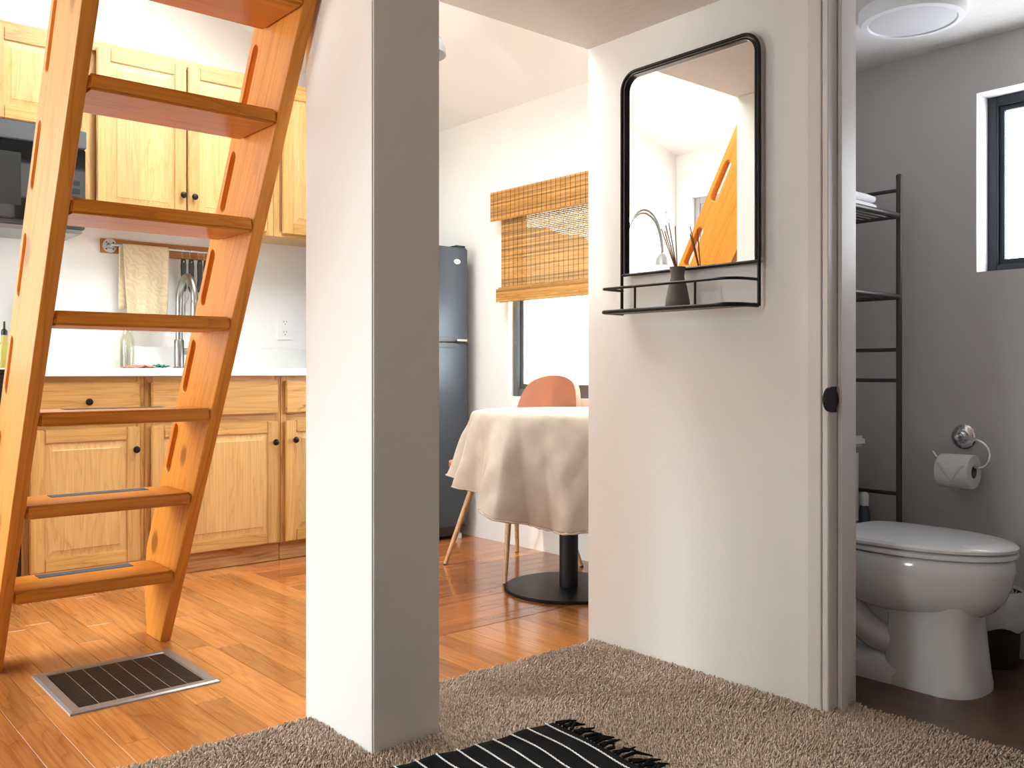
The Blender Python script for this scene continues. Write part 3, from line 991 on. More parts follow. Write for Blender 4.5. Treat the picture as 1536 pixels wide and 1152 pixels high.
def utensil(x, zb, kind, label):
    u = thing('utensil', (x, NY - .06, 1.2), label, 'utensil', 'utensils hanging from the towel rod')
    y_ = NY - .066
    me = curve_sheet([(-.011, 0), (-.014, -.03), (-.012, -.10), (-.016, -.14), (-.008, -.16), (.008, -.16), (.016, -.14), (.012, -.10), (.014, -.03), (.011, 0), (.006, .006), (-.006, .006)],
                     [[(.004 * math.cos(a), -.012 + .004 * math.sin(a)) for a in np.linspace(0, 6.28, 9)[:-1]]], .006, .0025, 'handle')
    link('handle', finish(me), 'dark_plastic', u, (x, y_, 1.468), (R(90), 0, R(6)))
    if kind == 'spatula':
        me = curve_sheet([(-.008, 0), (-.016, -.03), (-.034, -.07), (-.034, -.15), (.034, -.15), (.034, -.07), (.016, -.03), (.008, 0)], [], .0016, .0006, 'blade')
        link('blade', finish(me), 'steel', u, (x, y_, 1.31), (R(90), 0, R(6)))
    elif kind == 'spoon':
        tube('neck', [(x, y_, 1.31), (x, y_, 1.25)], .004, 'steel', u)
        lathe('bowl', [(0, -.012), (.022, -.008), (.032, .0), (.03, .002), (.02, -.004), (0, -.007)], (x, y_, 1.222), 'dark_plastic', u, 20, '-y')
    else:
        me = curve_sheet([(-.006, 0), (-.008, -.02), (-.008, -.10), (.0, -.12), (.008, -.10), (.008, -.02), (.006, 0)], [], .0014, .0005, 'blade')
        link('blade', finish(me), 'steel', u, (x, y_, 1.31), (R(90), 0, R(6)))


hook(1.742, 'steel hook nearest the towel, holding a peeler')
hook(1.782, 'steel hook holding the broad spatula')
hook(1.825, 'steel hook holding the black spoon')
hook(1.855, 'steel hook holding the narrow spreader')
utensil(1.742, 0, 'peeler', 'black-handled peeler hanging next to the towel')
utensil(1.782, 0, 'spatula', 'black-handled spatula with wide steel blade on the rod')
utensil(1.826, 0, 'spoon', 'black serving spoon hanging from the rod')
utensil(1.858, 0, 'peeler', 'black-handled narrow spreader hanging at the row end')

# outlet
ou = thing('wall_outlet', (2.326, NY, 1.145), 'white duplex wall outlet above the countertop', 'outlet')
box('plate', 2.28, 2.372, NY - .0065, NY - .0005, 1.08, 1.212, 'white_plastic', ou, .002)
for zc in (1.118, 1.174):
    rcp = box('receptacle', 2.308, 2.344, NY - .0095, NY - .006, zc - .018, zc + .018, 'white_plastic', ou, .003)
    box('contact_slot', 2.3165, 2.319, NY - .0101, NY - .0092, zc, zc + .01, 'dark_plastic', rcp)
    box('contact_slot', 2.333, 2.3355, NY - .0101, NY - .0092, zc, zc + .01, 'dark_plastic', rcp)
    box('ground_slot', 2.3235, 2.3285, NY - .0101, NY - .0092, zc - .012, zc - .007, 'dark_plastic', rcp)

# refrigerator
fr = thing('refrigerator', (2.76, 4.3, 0), 'slate grey top-freezer refrigerator in the kitchen corner', 'refrigerator')
box('body', 2.462, 3.055, 4.012, NY - .03, .04, 1.565, 'dark_plastic', fr, .004)
fd = box('freezer_door', 2.46, 3.06, 3.95, 4.008, 1.07, 1.575, 'slate', fr, .008)
ld = box('fridge_door', 2.46, 3.06, 3.95, 4.008, .075, 1.055, 'slate', fr, .008)
box('kick_plate', 2.48, 3.04, 3.99, 4.011, .02, .07, 'dark_plastic', fr)
for fxx in (2.5, 3.02):
    lathe('foot', [(.018, 0), (.018, .025), (.008, .028), (.008, .05), (0, .05)], (fxx, 3.985, .001), 'white_plastic', fr, 14)
hd = box('handle_grip', 2.74, 2.97, 3.925, 3.951, 1.066, 1.092, 'dark_plastic', fd, .008)
box('handle_inlay', 2.98, 3.05, 3.944, 3.951, 1.068, 1.08, 'chrome', fd, .002)
box('handle_grip', 2.74, 2.97, 3.925, 3.951, 1.034, 1.058, 'dark_plastic', ld, .008)
box('hinge_cap', 2.99, 3.05, 3.96, 4.03, 1.5755, 1.588, 'dark_plastic', fr, .003)
bd = lathe('badge', [(.022, 0), (.022, .002), (.02, .003), (0, .003)], (2.985, 3.95, 1.497), 'lamp_white', fd, 24, '-y')
bd.scale = (1, 1, .62)
fc = bpy.data.curves.new('badge_lettering', 'FONT')
fc.body = 'Whirlpool'; fc.size = .0088; fc.align_x = 'CENTER'; fc.align_y = 'CENTER'; fc.extrude = .0002
ft = bpy.data.objects.new('temporary', fc)
COL.objects.link(ft)
fme = bpy.data.meshes.new_from_object(ft.evaluated_get(bpy.context.evaluated_depsgraph_get()))
bpy.data.objects.remove(ft)
fme.materials.clear(); fme.materials.append(MATS['microwave_grey'])
fo = bpy.data.objects.new('badge_lettering', fme)
COL.objects.link(fo)
fo.parent = bd; fo.location = Vector((2.985, 3.9465, 1.497)) - WL[bd]; fo.rotation_euler = (R(90), 0, 0); fo.scale = (1, 1 / .62, 1)

# ------------------------------------------------------------------ dining table, cloth, chair
TX, TY, TR, TZ = 2.669, 2.76, .40, .742
tb = thing('dining_table', (TX, TY, 0), 'round pedestal table on a black steel disc', 'table')
lathe('base_disc', [(.268, 0), (.27, .003), (.27, .009), (.266, .012), (0, .013)], (TX, TY, .001), 'table_metal', tb, 64)
lathe('post', [(.0395, 0), (.0395, .70), (0, .70)], (TX, TY, .014), 'table_metal', tb, 28)
lathe('tabletop', [(.395, 0), (.40, .004), (.40, .02), (.396, .024), (0, .024)], (TX, TY, .715), 'chair_leg', tb, 64)


def cloth():
    """round cloth hanging off the table rim in uneven folds, longer on one side"""
    nA, nS, nT = 240, 22, 6

    def fold(t, s_):
        w = t + .10 * math.sin(2 * t + 1) + .25 * s_ * math.sin(3 * t)
        a = math.cos(11 * w + .6) + .6 * math.cos(7 * w + 2.1) + .4 * math.cos(17 * w + 4)
        return max(-.8, min(1.5, a + .3 * a * abs(a)))
    bm = bmesh.new()
    c0 = bm.verts.new((TX, TY, TZ))
    g2 = []
    for r in range(1, nT + 1):
        g2.append([bm.verts.new((TX + TR * r / nT * math.cos(2 * math.pi * a / nA), TY + TR * r / nT * math.sin(2 * math.pi * a / nA), TZ)) for a in range(nA)])
    for k in range(1, nS + 1):
        row = []
        for a in range(nA):
            t = 2 * math.pi * a / nA
            drop = .335 + .120 * math.cos(t - R(252)) + .014 * math.sin(5 * t + 2)
            s_ = drop * k / nS
            f = fold(t, s_)
            flare = .125 * s_ + .165 * s_ * f * min(1, s_ / .10) + .004 * math.sin(23 * t + 30 * s_) * min(1, s_ / .2)
            rr_ = TR + .006 * min(1, k / 2) + max(0.0, flare)
            zz_ = TZ - max(0, s_ * .955 - .004 * (k == 1))
            px_ = min(TX + rr_ * math.cos(t), EX - .012 - .004 * math.sin(9 * t))
            row.append(bm.verts.new((px_, TY + rr_ * math.sin(t), zz_ + .006 * f * min(1, s_ / .2))))
        g2.append(row)
    nR = len(g2)
    for a in range(nA):
        bm.faces.new((c0, g2[0][a], g2[0][(a + 1) % nA]))
        for r in range(nR - 1):
            bm.faces.new((g2[r][a], g2[r + 1][a], g2[r + 1][(a + 1) % nA], g2[r][(a + 1) % nA]))
    edge = [g2[-1][a].co.copy() for a in range(nA)]
    o = add('tablecloth', bm, 'linen', None, True, 180)
    sd = o.modifiers.new('smooth', 'SUBSURF'); sd.levels = 1; sd.render_levels = 1
    s = o.modifiers.new('thickness', 'SOLIDIFY'); s.thickness = .0018; s.offset = 1
    tag(o, 'beige linen cloth draped over the round dining table', 'tablecloth')
    bm = bmesh.new()
    tube_bm(bm, [e + Vector((0, 0, .001 * math.sin(i * 2.1))) for i, e in enumerate(edge)], [.0036 + .0011 * math.sin(i * 1.9) for i in range(nA)], 6, False, True)
    add('hem', bm, 'linen', o, True, 80)


cloth()

ch = thing('dining_chair', (2.775, 3.245, 0), 'tan leather shell chair with pale tapered legs behind the table', 'chair')
for (fx_, fy_), (tx_, ty_) in zip(((2.557, 3.477), (2.512, 2.988), (3.012, 3.486), (3.013, 3.032)), ((2.66, 3.36), (2.65, 3.11), (2.90, 3.37), (2.90, 3.12))):
    lg = tube('leg', [(fx_, fy_, .003), (fx_ + (tx_ - fx_) * .5, fy_ + (ty_ - fy_) * .5, .22), (tx_, ty_, .435)], [.0095, .013, .0155], 'chair_leg', ch, 14)
    lathe('foot_cap', [(.0098, 0), (.0098, .006), (0, .006)], (fx_, fy_, .0005), 'dark_plastic', lg, 12)
box('seat_plate', 2.66, 2.90, 3.12, 3.36, .431, .441, 'dark_plastic', ch, .003)


def chair_shell():
    # profile in (x, z): seat front -> seat back -> up the backrest
    prof = smooth_path([(2.53, 0, .452), (2.57, 0, .468), (2.68, 0, .455), (2.82, 0, .447), (2.93, 0, .465), (2.985, 0, .53), (3.01, 0, .63), (3.028, 0, .75), (3.045, 0, .84), (3.052, 0, .885)], 6)
    nP, nW = len(prof), 18
    bm = bmesh.new()
    rows = []
    for i, q in enumerate(prof):
        t = i / (nP - 1)
        if t < .5: hw = .215 * (1 - max(0, (.16 - t) / .16) ** 2.4 * .4)
        else: hw = .225 * math.sqrt(max(.0, 1 - max(0, (t - .60) / .404) ** 2.3))
        hw = max(hw, .02)
        wrap = .035 * math.sin(min(1, max(0, (t - .25) / .75)) * math.pi * .62)
        wrap *= 1 - max(0, (t - .6) / .4) ** 2
        row = []
        for k in range(nW + 1):
            u = -1 + 2 * k / nW
            row.append(bm.verts.new((q.x - wrap * abs(u) ** 2.2 * (1 if t > .45 else .4), 3.245 + hw * u, q.z + .012 * abs(u) ** 3 * (t < .55))))
        rows.append(row)
    for a, b in zip(rows, rows[1:]):
        for k in range(nW): bm.faces.new((a[k], a[k + 1], b[k + 1], b[k]))
    o = add('shell', bm, 'leather', ch, True, 180)
    s = o.modifiers.new('thickness', 'SOLIDIFY'); s.thickness = .026; s.offset = 0
    bv = o.modifiers.new('edge', 'BEVEL'); bv.width = .006; bv.segments = 3; bv.angle_limit = R(50)


chair_shell()

# pendant lamp over the dining corner
pl = thing('pendant_lamp', (1.99, 3.2, 2.3), 'grey dome pendant lamp hanging behind the white post', 'lamp')
lx, ly = 2.29, 3.30
lathe('shade', [(.115, 0), (.112, .03), (.092, .07), (.055, .10), (.02, .112), (.018, .11), (.05, .096), (.088, .066), (.108, .028), (.111, 0), (.115, 0)], (lx, ly, 2.285), 'lamp_grey', pl, 32, caps=False)
lathe('bulb', [(0, 0), (.026, .012), (.034, .035), (.026, .06), (.014, .08), (0, .08)], (lx, ly, 2.295), 'lamp_white', pl, 20)
tube('cord', [(lx, ly, 2.39), (lx, ly, 2.63)], .004, 'dark_plastic', pl)
lathe('canopy', [(.05, 0), (.045, .02), (0, .025)], (lx, ly, 2.605), 'lamp_grey', pl, 20)

# ------------------------------------------------------------------ floor register
rg_ = thing('floor_register', (.89, 2.79, 0), 'metal floor vent with dark louvres in the oak floor', 'floor vent')
vx0, vx1, vy0, vy1 = .684, 1.095, 2.592, 2.997
fwv = .036
bm = bmesh.new()
def rr(i, z): return [(vx0 + i, vy0 + i, z), (vx1 - i, vy0 + i, z), (vx1 - i, vy1 - i, z), (vx0 + i, vy1 - i, z)]
loft_bm(bm, [rr(0, .0005), rr(.001, .004), rr(.008, .0075), rr(fwv - .006, .0075), rr(fwv, .002)], False)
add('vent_frame', bm, 'grille_frame', rg_, True, 20)
box('duct_shadow', vx0 + fwv - .002, vx1 - fwv + .002, vy0 + fwv - .002, vy1 - fwv + .002, .0002, .0008, 'duct_shade', rg_)  # black sheet painting in the shade below the louvres
yy = vy0 + fwv + .006
while yy < vy1 - fwv - .002:
    box('louvre', vx0 + fwv, vx1 - fwv, yy - .0028, yy + .0028, .001, .0055, 'grille_slat', rg_)
    yy += .0104
for k in range(1, 7):
    xx = vx0 + fwv + (vx1 - vx0 - 2 * fwv) * k / 7
    yy = vy0 + fwv + .006
    tube('divider', [(xx, vy0 + fwv, .0045), (xx, vy1 - fwv, .0045)], .0012, 'grille_bar', rg_, 6)

# ------------------------------------------------------------------ rug
rug = thing('rag_rug', (1.3, 1.4, .017), 'black woven rug with thin white stripes and fringed end', 'rug')
RA = math.atan2(-.045, .47)
ux, uy = Vector((math.cos(RA), math.sin(RA), 0)), Vector((-math.sin(RA), math.cos(RA), 0))
rc0 = Vector((1.583, 1.694, 0))     # fringed far corner


def rz(a, b): return .0225 + .0018 * math.sin(a * 21 + b * 6) + .0016 * math.sin(b * 17 - a * 5)


def rp_(a, b): q = rc0 - ux * a - uy * b; return Vector((q.x, q.y, rz(a, b)))


LA, LB = 1.25, .62
bm = bmesh.new()
na, nb = 70, 40
gv = []
for i in range(na + 1):
    gv.append([bm.verts.new(rp_(LA * i / na, LB * j / nb + .004 * math.sin(i * .9) * (j in (0,)))) for j in range(nb + 1)])
for i in range(na):
    for j in range(nb): bm.faces.new((gv[i][j], gv[i][j + 1], gv[i + 1][j + 1], gv[i + 1][j]))
o = add('weave', bm, 'rug_black', rug, True, 60)
s = o.modifiers.new('thickness', 'SOLIDIFY'); s.thickness = .005; s.offset = 1
for k in range(22):
    a = .028 + .0525 * k
    bm = bmesh.new()
    b = .004
    while b < LB - .01:
        ln = random.uniform(.006, .011)
        pa = rp_(a + .003 * math.sin(b * 25 + k), b); pb = rp_(a + .003 * math.sin((b + ln) * 25 + k), b + ln)
        tube_bm(bm, [pa + Vector((0, 0, .0035)), (pa + pb) / 2 + Vector((0, 0, .0052)), pb + Vector((0, 0, .0035))], .0018, 5)
        b += ln + random.uniform(.0005, .0025)
    add('white_stripe', bm, 'rug_white', rug, True, 60)
b = .01
while b < LB:
    ln = random.uniform(.03, .065)
    q = rp_(0, b)
    dx = ux * ln + uy * random.uniform(-.035, .02)
    mid = q + dx * .55 + uy * random.uniform(-.012, .012)
    tube('tassel', [q + Vector((0, 0, .002)), mid + Vector((0, 0, .002 + random.uniform(0, .006))), q + dx + Vector((0, 0, .001))], [.0042, .0045, .0018], 'rug_black', rug, 6)
    b += random.uniform(.010, .02)

# ------------------------------------------------------------------ mirror with basket shelf
mr = thing('wall_mirror', (MX, 1.75, 1.09), 'black-framed mirror with wire shelf on the white partition wall', 'mirror')
Y0, Y1, Z0, Z1 = 1.492, 2.006, 1.09, 1.856
fxm = MX - .018


def yz_path(y0, y1, z0, z1, r, x, n=7):
    pts = [(x, y0, z0), (x, y0, z1 - r)]
    for k in range(1, n + 1):
        t = R(180 - 90 * k / n); pts.append((x, y0 + r + r * math.cos(t), z1 - r + r * math.sin(t)))
    pts.append((x, y1 - r, z1))
    for k in range(1, n + 1):
        t = R(90 - 90 * k / n); pts.append((x, y1 - r + r * math.cos(t), z1 - r + r * math.sin(t)))
    pts.append((x, y1, z0))
    return pts


tube('outer_frame', yz_path(Y0, Y1, Z0, Z1, .055, fxm - .006), .0052, 'black_metal', mr, 12)
bmf = bmesh.new()


def arch_ring(y0, y1, z0, z1, r, n=8):
    out = [(y0, z0), (y1, z0)]
    for cy_, a0_ in ((y1 - r, 0), (y0 + r, 90)):
        for k in range(n + 1):
            t = R(a0_ + 90 * k / n); out.append((cy_ + r * math.cos(t), z1 - r + r * math.sin(t)))
    return out


ring_o = arch_ring(Y0 + .008, Y1 - .008, 1.214, Z1 - .008, .048)
ring_i = arch_ring(Y0 + .0135, Y1 - .0135, 1.219, Z1 - .0135, .0425)
loft_bm(bmf, [[(fxm + .010, a, b) for a, b in ring_o], [(fxm - .008, a, b) for a, b in ring_o], [(fxm - .008, a, b) for a, b in ring_i], [(fxm + .010, a, b) for a, b in ring_i]], False)
add('inner_frame', bmf, 'black_metal', mr, True, 30)
bmf = bmesh.new()
rg0 = arch_ring(Y0 + .012, Y1 - .012, 1.217, Z1 - .012, .044)
loft_bm(bmf, [[(fxm + .004, a, b) for a, b in rg0], [(fxm + .010, a, b) for a, b in rg0]])
add('mirror_glass', bmf, 'mirror_glass', mr, False)
tube('cross_bar', [(fxm - .006, Y0, 1.214), (fxm - .006, Y1, 1.214)], .0048, 'black_metal', mr, 10)


def u_rail(z, xf, rad, nm):
    pts = smooth_path([(fxm - .006, Y0 + .004, z), (fxm - .03, Y0 + .006, z), (fxm - .075, Y0 + .014, z), (xf, Y0 + .045, z), (xf, Y0 + .10, z)], 6)
    pts += [Vector((xf, Y1 - .02, z))]
    pts += [Vector((xf + .004, Y1 - .012, z)), Vector((xf + .012, Y1 - .008, z)), Vector((fxm - .006, Y1 - .004, z))]
    return tube(nm, pts, rad, 'black_metal', mr, 10)


XF = 2.076
u_rail(1.164, XF, .0042, 'guard_rail')
u_rail(1.092, XF, .0062, 'shelf_rail')
for yv in (1.635, 1.861):
    tube('guard_post', [(XF, yv, 1.092), (XF, yv, 1.164)], .0036, 'black_metal', mr, 8)
bm = bmesh.new()
sh_ = [(fxm - .002, Y0 + .006), (fxm - .07, Y0 + .016), (XF + .01, Y0 + .045), (XF + .002, Y0 + .09), (XF + .002, Y1 - .014), (XF + .01, Y1 - .008), (fxm - .002, Y1 - .006)]
loft_bm(bm, [[(a, b, 1.0895) for a, b in sh_], [(a, b, 1.093) for a, b in sh_]])
add('shelf_plate', bm, 'black_metal', mr, False)

vz = 1.0965
vase = lathe('diffuser_vase', [(0, 0), (.035, 0), (.037, .004), (.0355, .02), (.027, .062), (.0205, .085), (.0195, .093), (.0225, .112), (.0245, .119), (.0225, .119), (.0195, .108), (.0165, .09), (.0165, .06), (0, .058)], (2.13, 1.742, vz), 'vase_clay', None, 32)
tag(vase, 'taupe flared clay vase on the mirror shelf', 'vase')
for (a, b, h_, mt, lb) in ((-.012, .052, .118, 'reed_orange', 'orange-brown diffuser reed leaning most towards the glass side of the vase'),
                           (-.004, .046, .112, 'reed_orange', 'orange-brown diffuser reed crossing the vase mouth'),
                           (.006, .038, .135, 'reed_dark', 'dark brown diffuser reed standing tallest in the vase'),
                           (.004, .012, .122, 'reed_orange', 'near-upright orange-brown diffuser reed in the vase'),
                           (-.018, .030, .125, 'reed_dark', 'dark thin diffuser reed beside the upright one')):
    o = tube('diffuser_reed', [(2.13 - a * .3, 1.742 - b * .25, vz + .0605), (2.13 + a, 1.742 + b, vz + .119 + h_)], .0016, mt, None, 6)
    tag(o, lb, 'reed', 'reeds in the diffuser vase')

# ------------------------------------------------------------------ bathroom
cl = thing('ceiling_light', (2.686, 1.307, 1.99), 'round white flush ceiling light in the bathroom', 'ceiling light')
lathe('housing', [(0, 0), (.15, 0), (.15, -.028), (.143, -.040), (.125, -.042), (.122, -.037), (0, -.037)][::-1], (2.686, 1.307, 1.99), 'lamp_white', cl, 48)
lathe('diffuser', [(0, -.0405), (.11, -.0405), (.119, -.0385), (.119, -.0375), (0, -.0375)], (2.686, 1.307, 1.99), 'seat_plastic', cl, 48)

TC = 2.685
to = thing('toilet', (TC, 1.38, 0), 'white porcelain toilet with closed lid', 'toilet')


def egg(a, yf, yb, z, yc=None, n=48, sq=2.0, sqb=2.6):
    yc = (yf + yb) / 2 + .03 if yc is None else yc
    out = []
    for k in range(n):
        t = 2 * math.pi * k / n
        c_, s_ = math.cos(t), math.sin(t)
        e = sq if s_ < 0 else sqb
        q = (abs(c_) ** e + abs(s_) ** e) ** (-1 / e)
        out.append((TC + a * c_ * q, yc + (yc - yf if s_ < 0 else yb - yc) * s_ * q, z))
    return out


bm = bmesh.new()
loft_bm(bm, [egg(.06, 1.14, 1.42, .205), egg(.105, 1.11, 1.46, .212), egg(.14, 1.072, 1.49, .235), egg(.164, 1.046, 1.51, .27), egg(.177, 1.030, 1.53, .31), egg(.182, 1.023, 1.54, .345), egg(.183, 1.021, 1.545, .352), egg(.181, 1.024, 1.545, .378), egg(.176, 1.03, 1.54, .384)])
bowl = add('bowl', bm, 'porcelain', to, True, 50)
bm = bmesh.new()
loft_bm(bm, [egg(.124, 1.092, 1.36, .001, 1.2, sq=2.6, sqb=6), egg(.124, 1.092, 1.36, .022, 1.2, sq=2.6, sqb=6), egg(.120, 1.096, 1.355, .04, 1.2, sq=2.6, sqb=6), egg(.112, 1.105, 1.345, .13, 1.2, sq=2.6, sqb=6), egg(.108, 1.11, 1.345, .20, 1.2, sq=2.6, sqb=6), egg(.114, 1.10, 1.36, .225, 1.2, sq=2.6, sqb=6), egg(.12, 1.09, 1.37, .25, 1.2, sq=2.6, sqb=6)])
add('pedestal', bm, 'porcelain', to, True, 40)
bm = bmesh.new()
loft_bm(bm, [egg(.125, 1.25, 1.66, .001, 1.45, sq=6, sqb=6), egg(.123, 1.25, 1.66, .045, 1.45, sq=6, sqb=6), egg(.10, 1.25, 1.64, .07, 1.45, sq=6, sqb=6), egg(.068, 1.25, 1.62, .085, 1.45, sq=6, sqb=6), egg(.06, 1.25, 1.62, .37, 1.45, sq=6, sqb=6)])
add('rear_base', bm, 'porcelain', to, True, 40)
for sgn in (-1, 1):
    tube('trapway', smooth_path([(TC + sgn * .05, 1.30, .115), (TC + sgn * .075, 1.38, .125), (TC + sgn * .078, 1.455, .185), (TC + sgn * .078, 1.49, .26), (TC + sgn * .075, 1.53, .32), (TC + sgn * .06, 1.60, .345)], 6), .044, 'porcelain', to, 16)
    lathe('bolt_cap', [(.016, 0), (.014, .012), (.006, .018), (0, .019)], (TC + sgn * .105, 1.46, .064), 'porcelain', to, 16)
bm = bmesh.new()
loft_bm(bm, [egg(.178, 1.026, 1.50, .387), egg(.186, 1.017, 1.505, .391), egg(.186, 1.017, 1.505, .400), egg(.180, 1.024, 1.50, .404)])
add('seat', bm, 'seat_plastic', to, True, 50)
bm = bmesh.new()
loft_bm(bm, [egg(.176, 1.026, 1.505, .4065, sqb=5), egg(.185, 1.016, 1.512, .409, sqb=5), egg(.186, 1.015, 1.514, .417, sqb=5), egg(.180, 1.023, 1.51, .424, sqb=5), egg(.14, 1.08, 1.49, .428, sqb=5), egg(.05, 1.2, 1.36, .430, sqb=5)])
add('lid', bm, 'seat_plastic', to, True, 40)
for sgn in (-1, 1):
    lathe('hinge', [(.014, 0), (.014, .03), (0, .031)], (TC + sgn * .075, 1.527, .386), 'seat_plastic', to, 14)
box('tank_shelf', TC - .11, TC + .11, 1.50, 1.73, .33, .385, 'porcelain', to, .02)
box('tank', TC - .225, TC + .225, 1.59, 1.765, .386, .655, 'porcelain', to, .02, 3)
box('tank_lid', TC - .235, TC + .235, 1.578, 1.772, .656, .692, 'porcelain', to, .01, 3)
tube('flush_lever', [(TC - .17, 1.585, .61), (TC - .17, 1.565, .61), (TC - .10, 1.56, .60)], .006, 'chrome', to)

# over-toilet rack
rk = thing('shelf_rack', (2.7, 1.62, 0), 'dark metal storage rack standing over the toilet', 'shelf rack')
RX0, RX1, RY0, RY1 = 2.40, 2.985, 1.497, 1.745
for xx in (RX0, RX1):
    for yv in (RY0, RY1):
        ht = 1.553
        up = tube('upright', [(xx, yv, .002), (xx, yv, ht)], .0098, 'bronze_metal', rk, 14)
        lathe('end_cap', [(.0105, 0), (.0105, .012), (.006, .016), (0, .016)], (xx, yv, ht), 'bronze_metal', up, 14)
    for z_ in (1.515, .98, .877, .497):
        tube('side_bar', [(xx, RY0, z_), (xx, RY1, z_)], .0065, 'bronze_metal', rk, 10)
for z_ in (1.43, 1.158):
    for yv in (RY0, RY1):
        tube('shelf_bar', [(RX0, yv, z_), (RX1, yv, z_)], .0085, 'bronze_metal', rk, 12)
    for xx in (RX0, RX1):
        tube('shelf_bar', [(xx, RY0, z_ - .004), (xx, RY1, z_ - .004)], .006, 'bronze_metal', rk, 10)
    for k in range(1, 9):
        yv = RY0 + (RY1 - RY0) * k / 9
        tube('shelf_wire', [(RX0, yv, z_), (RX1, yv, z_)], .0032, 'bronze_metal', rk, 8)
tube('back_bar', [(RX0, RY1, .497), (RX1, RY1, .497)], .0065, 'bronze_metal', rk, 10)


def folded_towel(z0, x0, x1, label):
    t = thing('folded_towel', ((x0 + x1) / 2, 1.61, z0), label, 'towel', 'folded towels on the rack')
    for k in range(1):
        bm = bmesh.new()
        pr = rounded_rect(1.53 + .004 * k, 1.70, z0 + .026 * k, z0 + .026 * k + .0255, .0125, 6)
        rings = []
        for i, xx in enumerate(np.linspace(x0, x1, 9)):
            f = 1 if 0 < i < 8 else .82
            cy_, cz_ = 1.615, z0 + .026 * k + .0127
            rings.append([(xx + .004 * math.sin(a * 40), cy_ + (a - cy_) * (f * .1 + .9), cz_ + (b - cz_) * f) for a, b in pr])
        loft_bm(bm, rings)
        add('fold', bm, 'cotton', t, True, 60)


folded_towel(1.440, 2.50, 2.905, 'white folded towel lying directly on the top rack shelf')
folded_towel(1.4665, 2.52, 2.90, 'white folded towel lying on another towel on the rack')
bt = thing('lotion_bottle', (2.78, 1.6, 1.167), 'white plastic lotion bottle on the lower rack shelf', 'bottle')
lathe('bottle_body', [(.028, 0), (.031, .004), (.031, .10), (.029, .105)], (2.775, 1.59, 1.1675), 'white_plastic', bt, 24)
lathe('dark_band', [(.0292, 0), (.0295, .005), (.0292, .006)], (2.775, 1.59, 1.2735), 'dark_plastic', bt, 24)
lathe('bottle_cap', [(.0305, 0), (.0305, .065), (.022, .088), (0, .092)], (2.775, 1.59, 1.28), 'white_plastic', bt, 24)

# paper holder
ph = thing('paper_holder', (BX, 1.334, .69), 'chrome curved toilet paper holder on the bathroom wall', 'paper holder')
lathe('flange', [(.041, 0), (.041, .004), (.036, .010), (.022, .014), (.018, .024), (.012, .028), (.009, .05), (0, .051)], (BX - .0005, 1.334, .692), 'chrome', ph, 32, '-x')
RXc = 3.02
tube('arm', smooth_path([(BX - .045, 1.334, .692), (BX - .055, 1.31, .692), (3.035, 1.27, .69), (3.03, 1.235, .672), (3.025, 1.222, .642), (3.022, 1.232, .612), (3.02, 1.262, .601), (3.02, 1.33, .605), (3.02, 1.375, .618), (3.02, 1.40, .645)], 6), .0052, 'chrome', ph, 12)
roll = thing('toilet_roll', (RXc, 1.318, .59), 'white toilet roll with folded point on the chrome holder', 'toilet roll')
bm = bmesh.new()
n_ = 40
zc = .586
y0r, y1r = 1.268, 1.372
rings = []
for (rad_, yy) in ((.0205, y0r), (.053, y0r), (.0545, y0r + .003), (.0545, y1r - .003), (.053, y1r), (.0205, y1r), (.0205, y0r)):
    rings.append([(RXc + rad_ * math.cos(2 * math.pi * k / n_), yy, zc + rad_ * math.sin(2 * math.pi * k / n_)) for k in range(n_)])
loft_bm(bm, rings, False)
pr_ = add('paper_roll', bm, 'paper', roll, True, 40)
bm = bmesh.new()
loft_bm(bm, [[(RXc + .0203 * math.cos(2 * math.pi * k / 24), yy, zc + .0203 * math.sin(2 * math.pi * k / 24)) for k in range(24)] for yy in (y0r + .001, y1r - .001)], False)
add('core', bm, 'cork', roll, True, 40)
# the folded leading edge: a triangular flap lying on the near side
bm = bmesh.new()
rows = []
for i in range(9):
    f = i / 8
    a = R(150 + 62 * f)
    wdt = (1 - f)
    ya, yb = 1.272 + .048 * f, 1.368 - .048 * f
    rows.append([bm.verts.new((RXc + .0558 * math.cos(a), ya + (yb - ya) * j / 4, zc + .0558 * math.sin(a))) for j in range(5)])
for a, b in zip(rows, rows[1:]):
    for j in range(4): bm.faces.new((a[j], a[j + 1], b[j + 1], b[j]))
o = add('folded_point', bm, 'paper', roll, True, 60)
s = o.modifiers.new('thickness', 'SOLIDIFY'); s.thickness = .0012

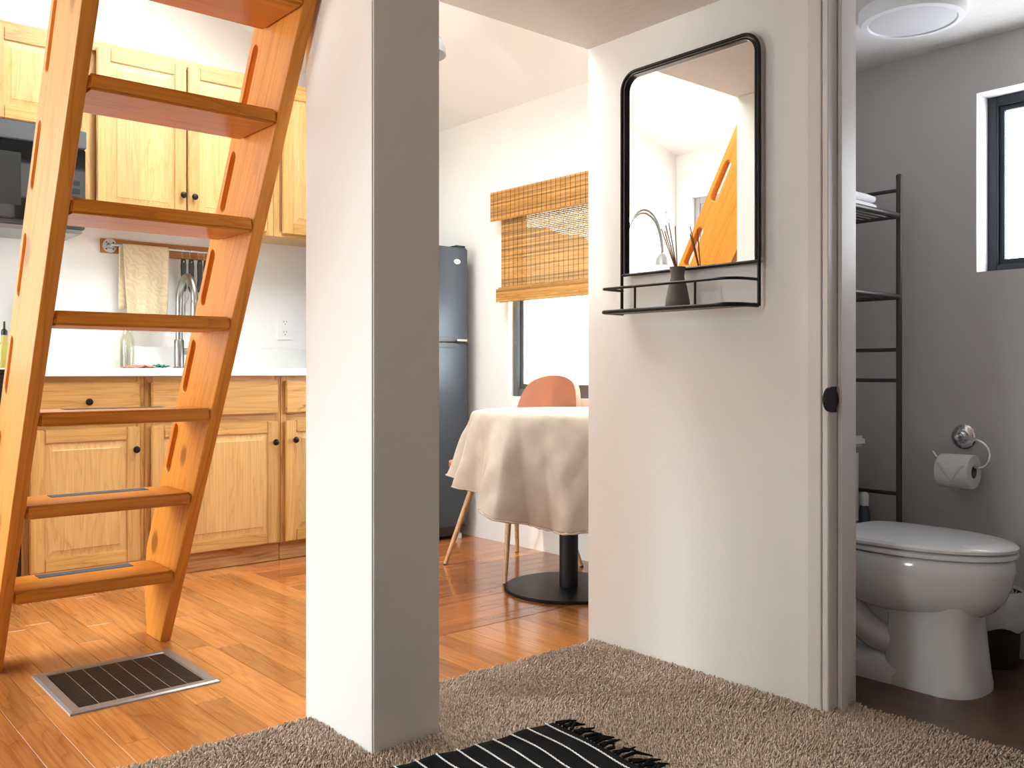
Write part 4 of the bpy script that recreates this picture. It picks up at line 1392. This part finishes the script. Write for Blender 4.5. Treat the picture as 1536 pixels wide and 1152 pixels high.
# waste bin with liner
wb = thing('waste_bin', (2.99, 1.20, 0), 'small dark waste bin with white plastic liner beside the toilet', 'waste bin')
lathe('bin_body', [(.07, 0), (.072, .004), (.083, .225), (.081, .225), (.070, .006), (0, .006)], (2.99, 1.20, .002), 'bin_dark', wb, 32)
bm = bmesh.new()
rings = []
for j, (rd, z_) in enumerate(((.078, .19), (.081, .225), (.086, .236), (.091, .225), (.094, .18), (.096, .135), (.092, .125))):
    rings.append([(2.99 + (rd + (.0045 * math.sin(k * 1.9 + j) + .003 * math.sin(k * 3.1 + 2 * j) if j > 2 else 0)) * math.cos(2 * math.pi * k / 40),
                   1.20 + (rd + (.0045 * math.sin(k * 1.9 + j) if j > 2 else 0)) * math.sin(2 * math.pi * k / 40),
                   z_ + (.008 * math.sin(k * .8 + 1) if j > 3 else 0)) for k in range(40)])
loft_bm(bm, rings, False)
add('liner', bm, 'bag', wb, True, 80)
# brush
br = thing('toilet_brush', (2.99, 1.60, 0), 'toilet brush with blue-grey grip standing behind the rack upright', 'toilet brush')
lathe('holder', [(.045, 0), (.045, .13), (.032, .15), (0, .15)], (2.945, 1.60, .002), 'white_plastic', br, 24)
lathe('shaft', [(.006, 0), (.006, .15), (0, .15)], (2.945, 1.60, .15), 'white_plastic', br, 14)
lathe('grip', [(.012, 0), (.02, .02), (.02, .12), (.014, .15), (0, .15)], (2.945, 1.60, .30), 'blue_grey', br, 18)
lathe('grip_end', [(.015, 0), (.016, .035), (.010, .045), (0, .045)], (2.945, 1.60, .451), 'white_plastic', br, 18)

# ------------------------------------------------------------------ arched lamp seen in the mirror only
al = thing('floor_lamp', (-.38, 4.3, 0), 'chrome arched floor lamp whose bow shows in the mirror', 'lamp')
ax_, ay_ = -.40, 4.2
dv_ = Vector((-.76, -.649, 0))
lathe('base', [(.13, 0), (.13, .012), (.02, .022), (.012, .05), (0, .05)], (ax_ + .1, ay_ + .08, .001), 'chrome', al, 32)
c_a = Vector((ax_, ay_, 1.70))
pts = [Vector((ax_ + .1, ay_ + .081, .04)), Vector((ax_ + .1, ay_ + .081, 1.2))]
pts += [c_a - dv_ * (.128 * math.cos(R(t))) + Vector((0, 0, .29 * math.sin(R(t)))) for t in range(0, 181, 10)]
for off in (0, .022):
    tube('stem', [q + Vector((0, 0, off)) + dv_ * off * .2 for q in pts], .0075, 'steel', al, 10)
e_ = pts[-1]
lathe('lamp_shade', [(.05, 0), (.045, .05), (.02, .08), (0, .085)], (e_.x, e_.y, e_.z - .07), 'lamp_grey', al, 24)
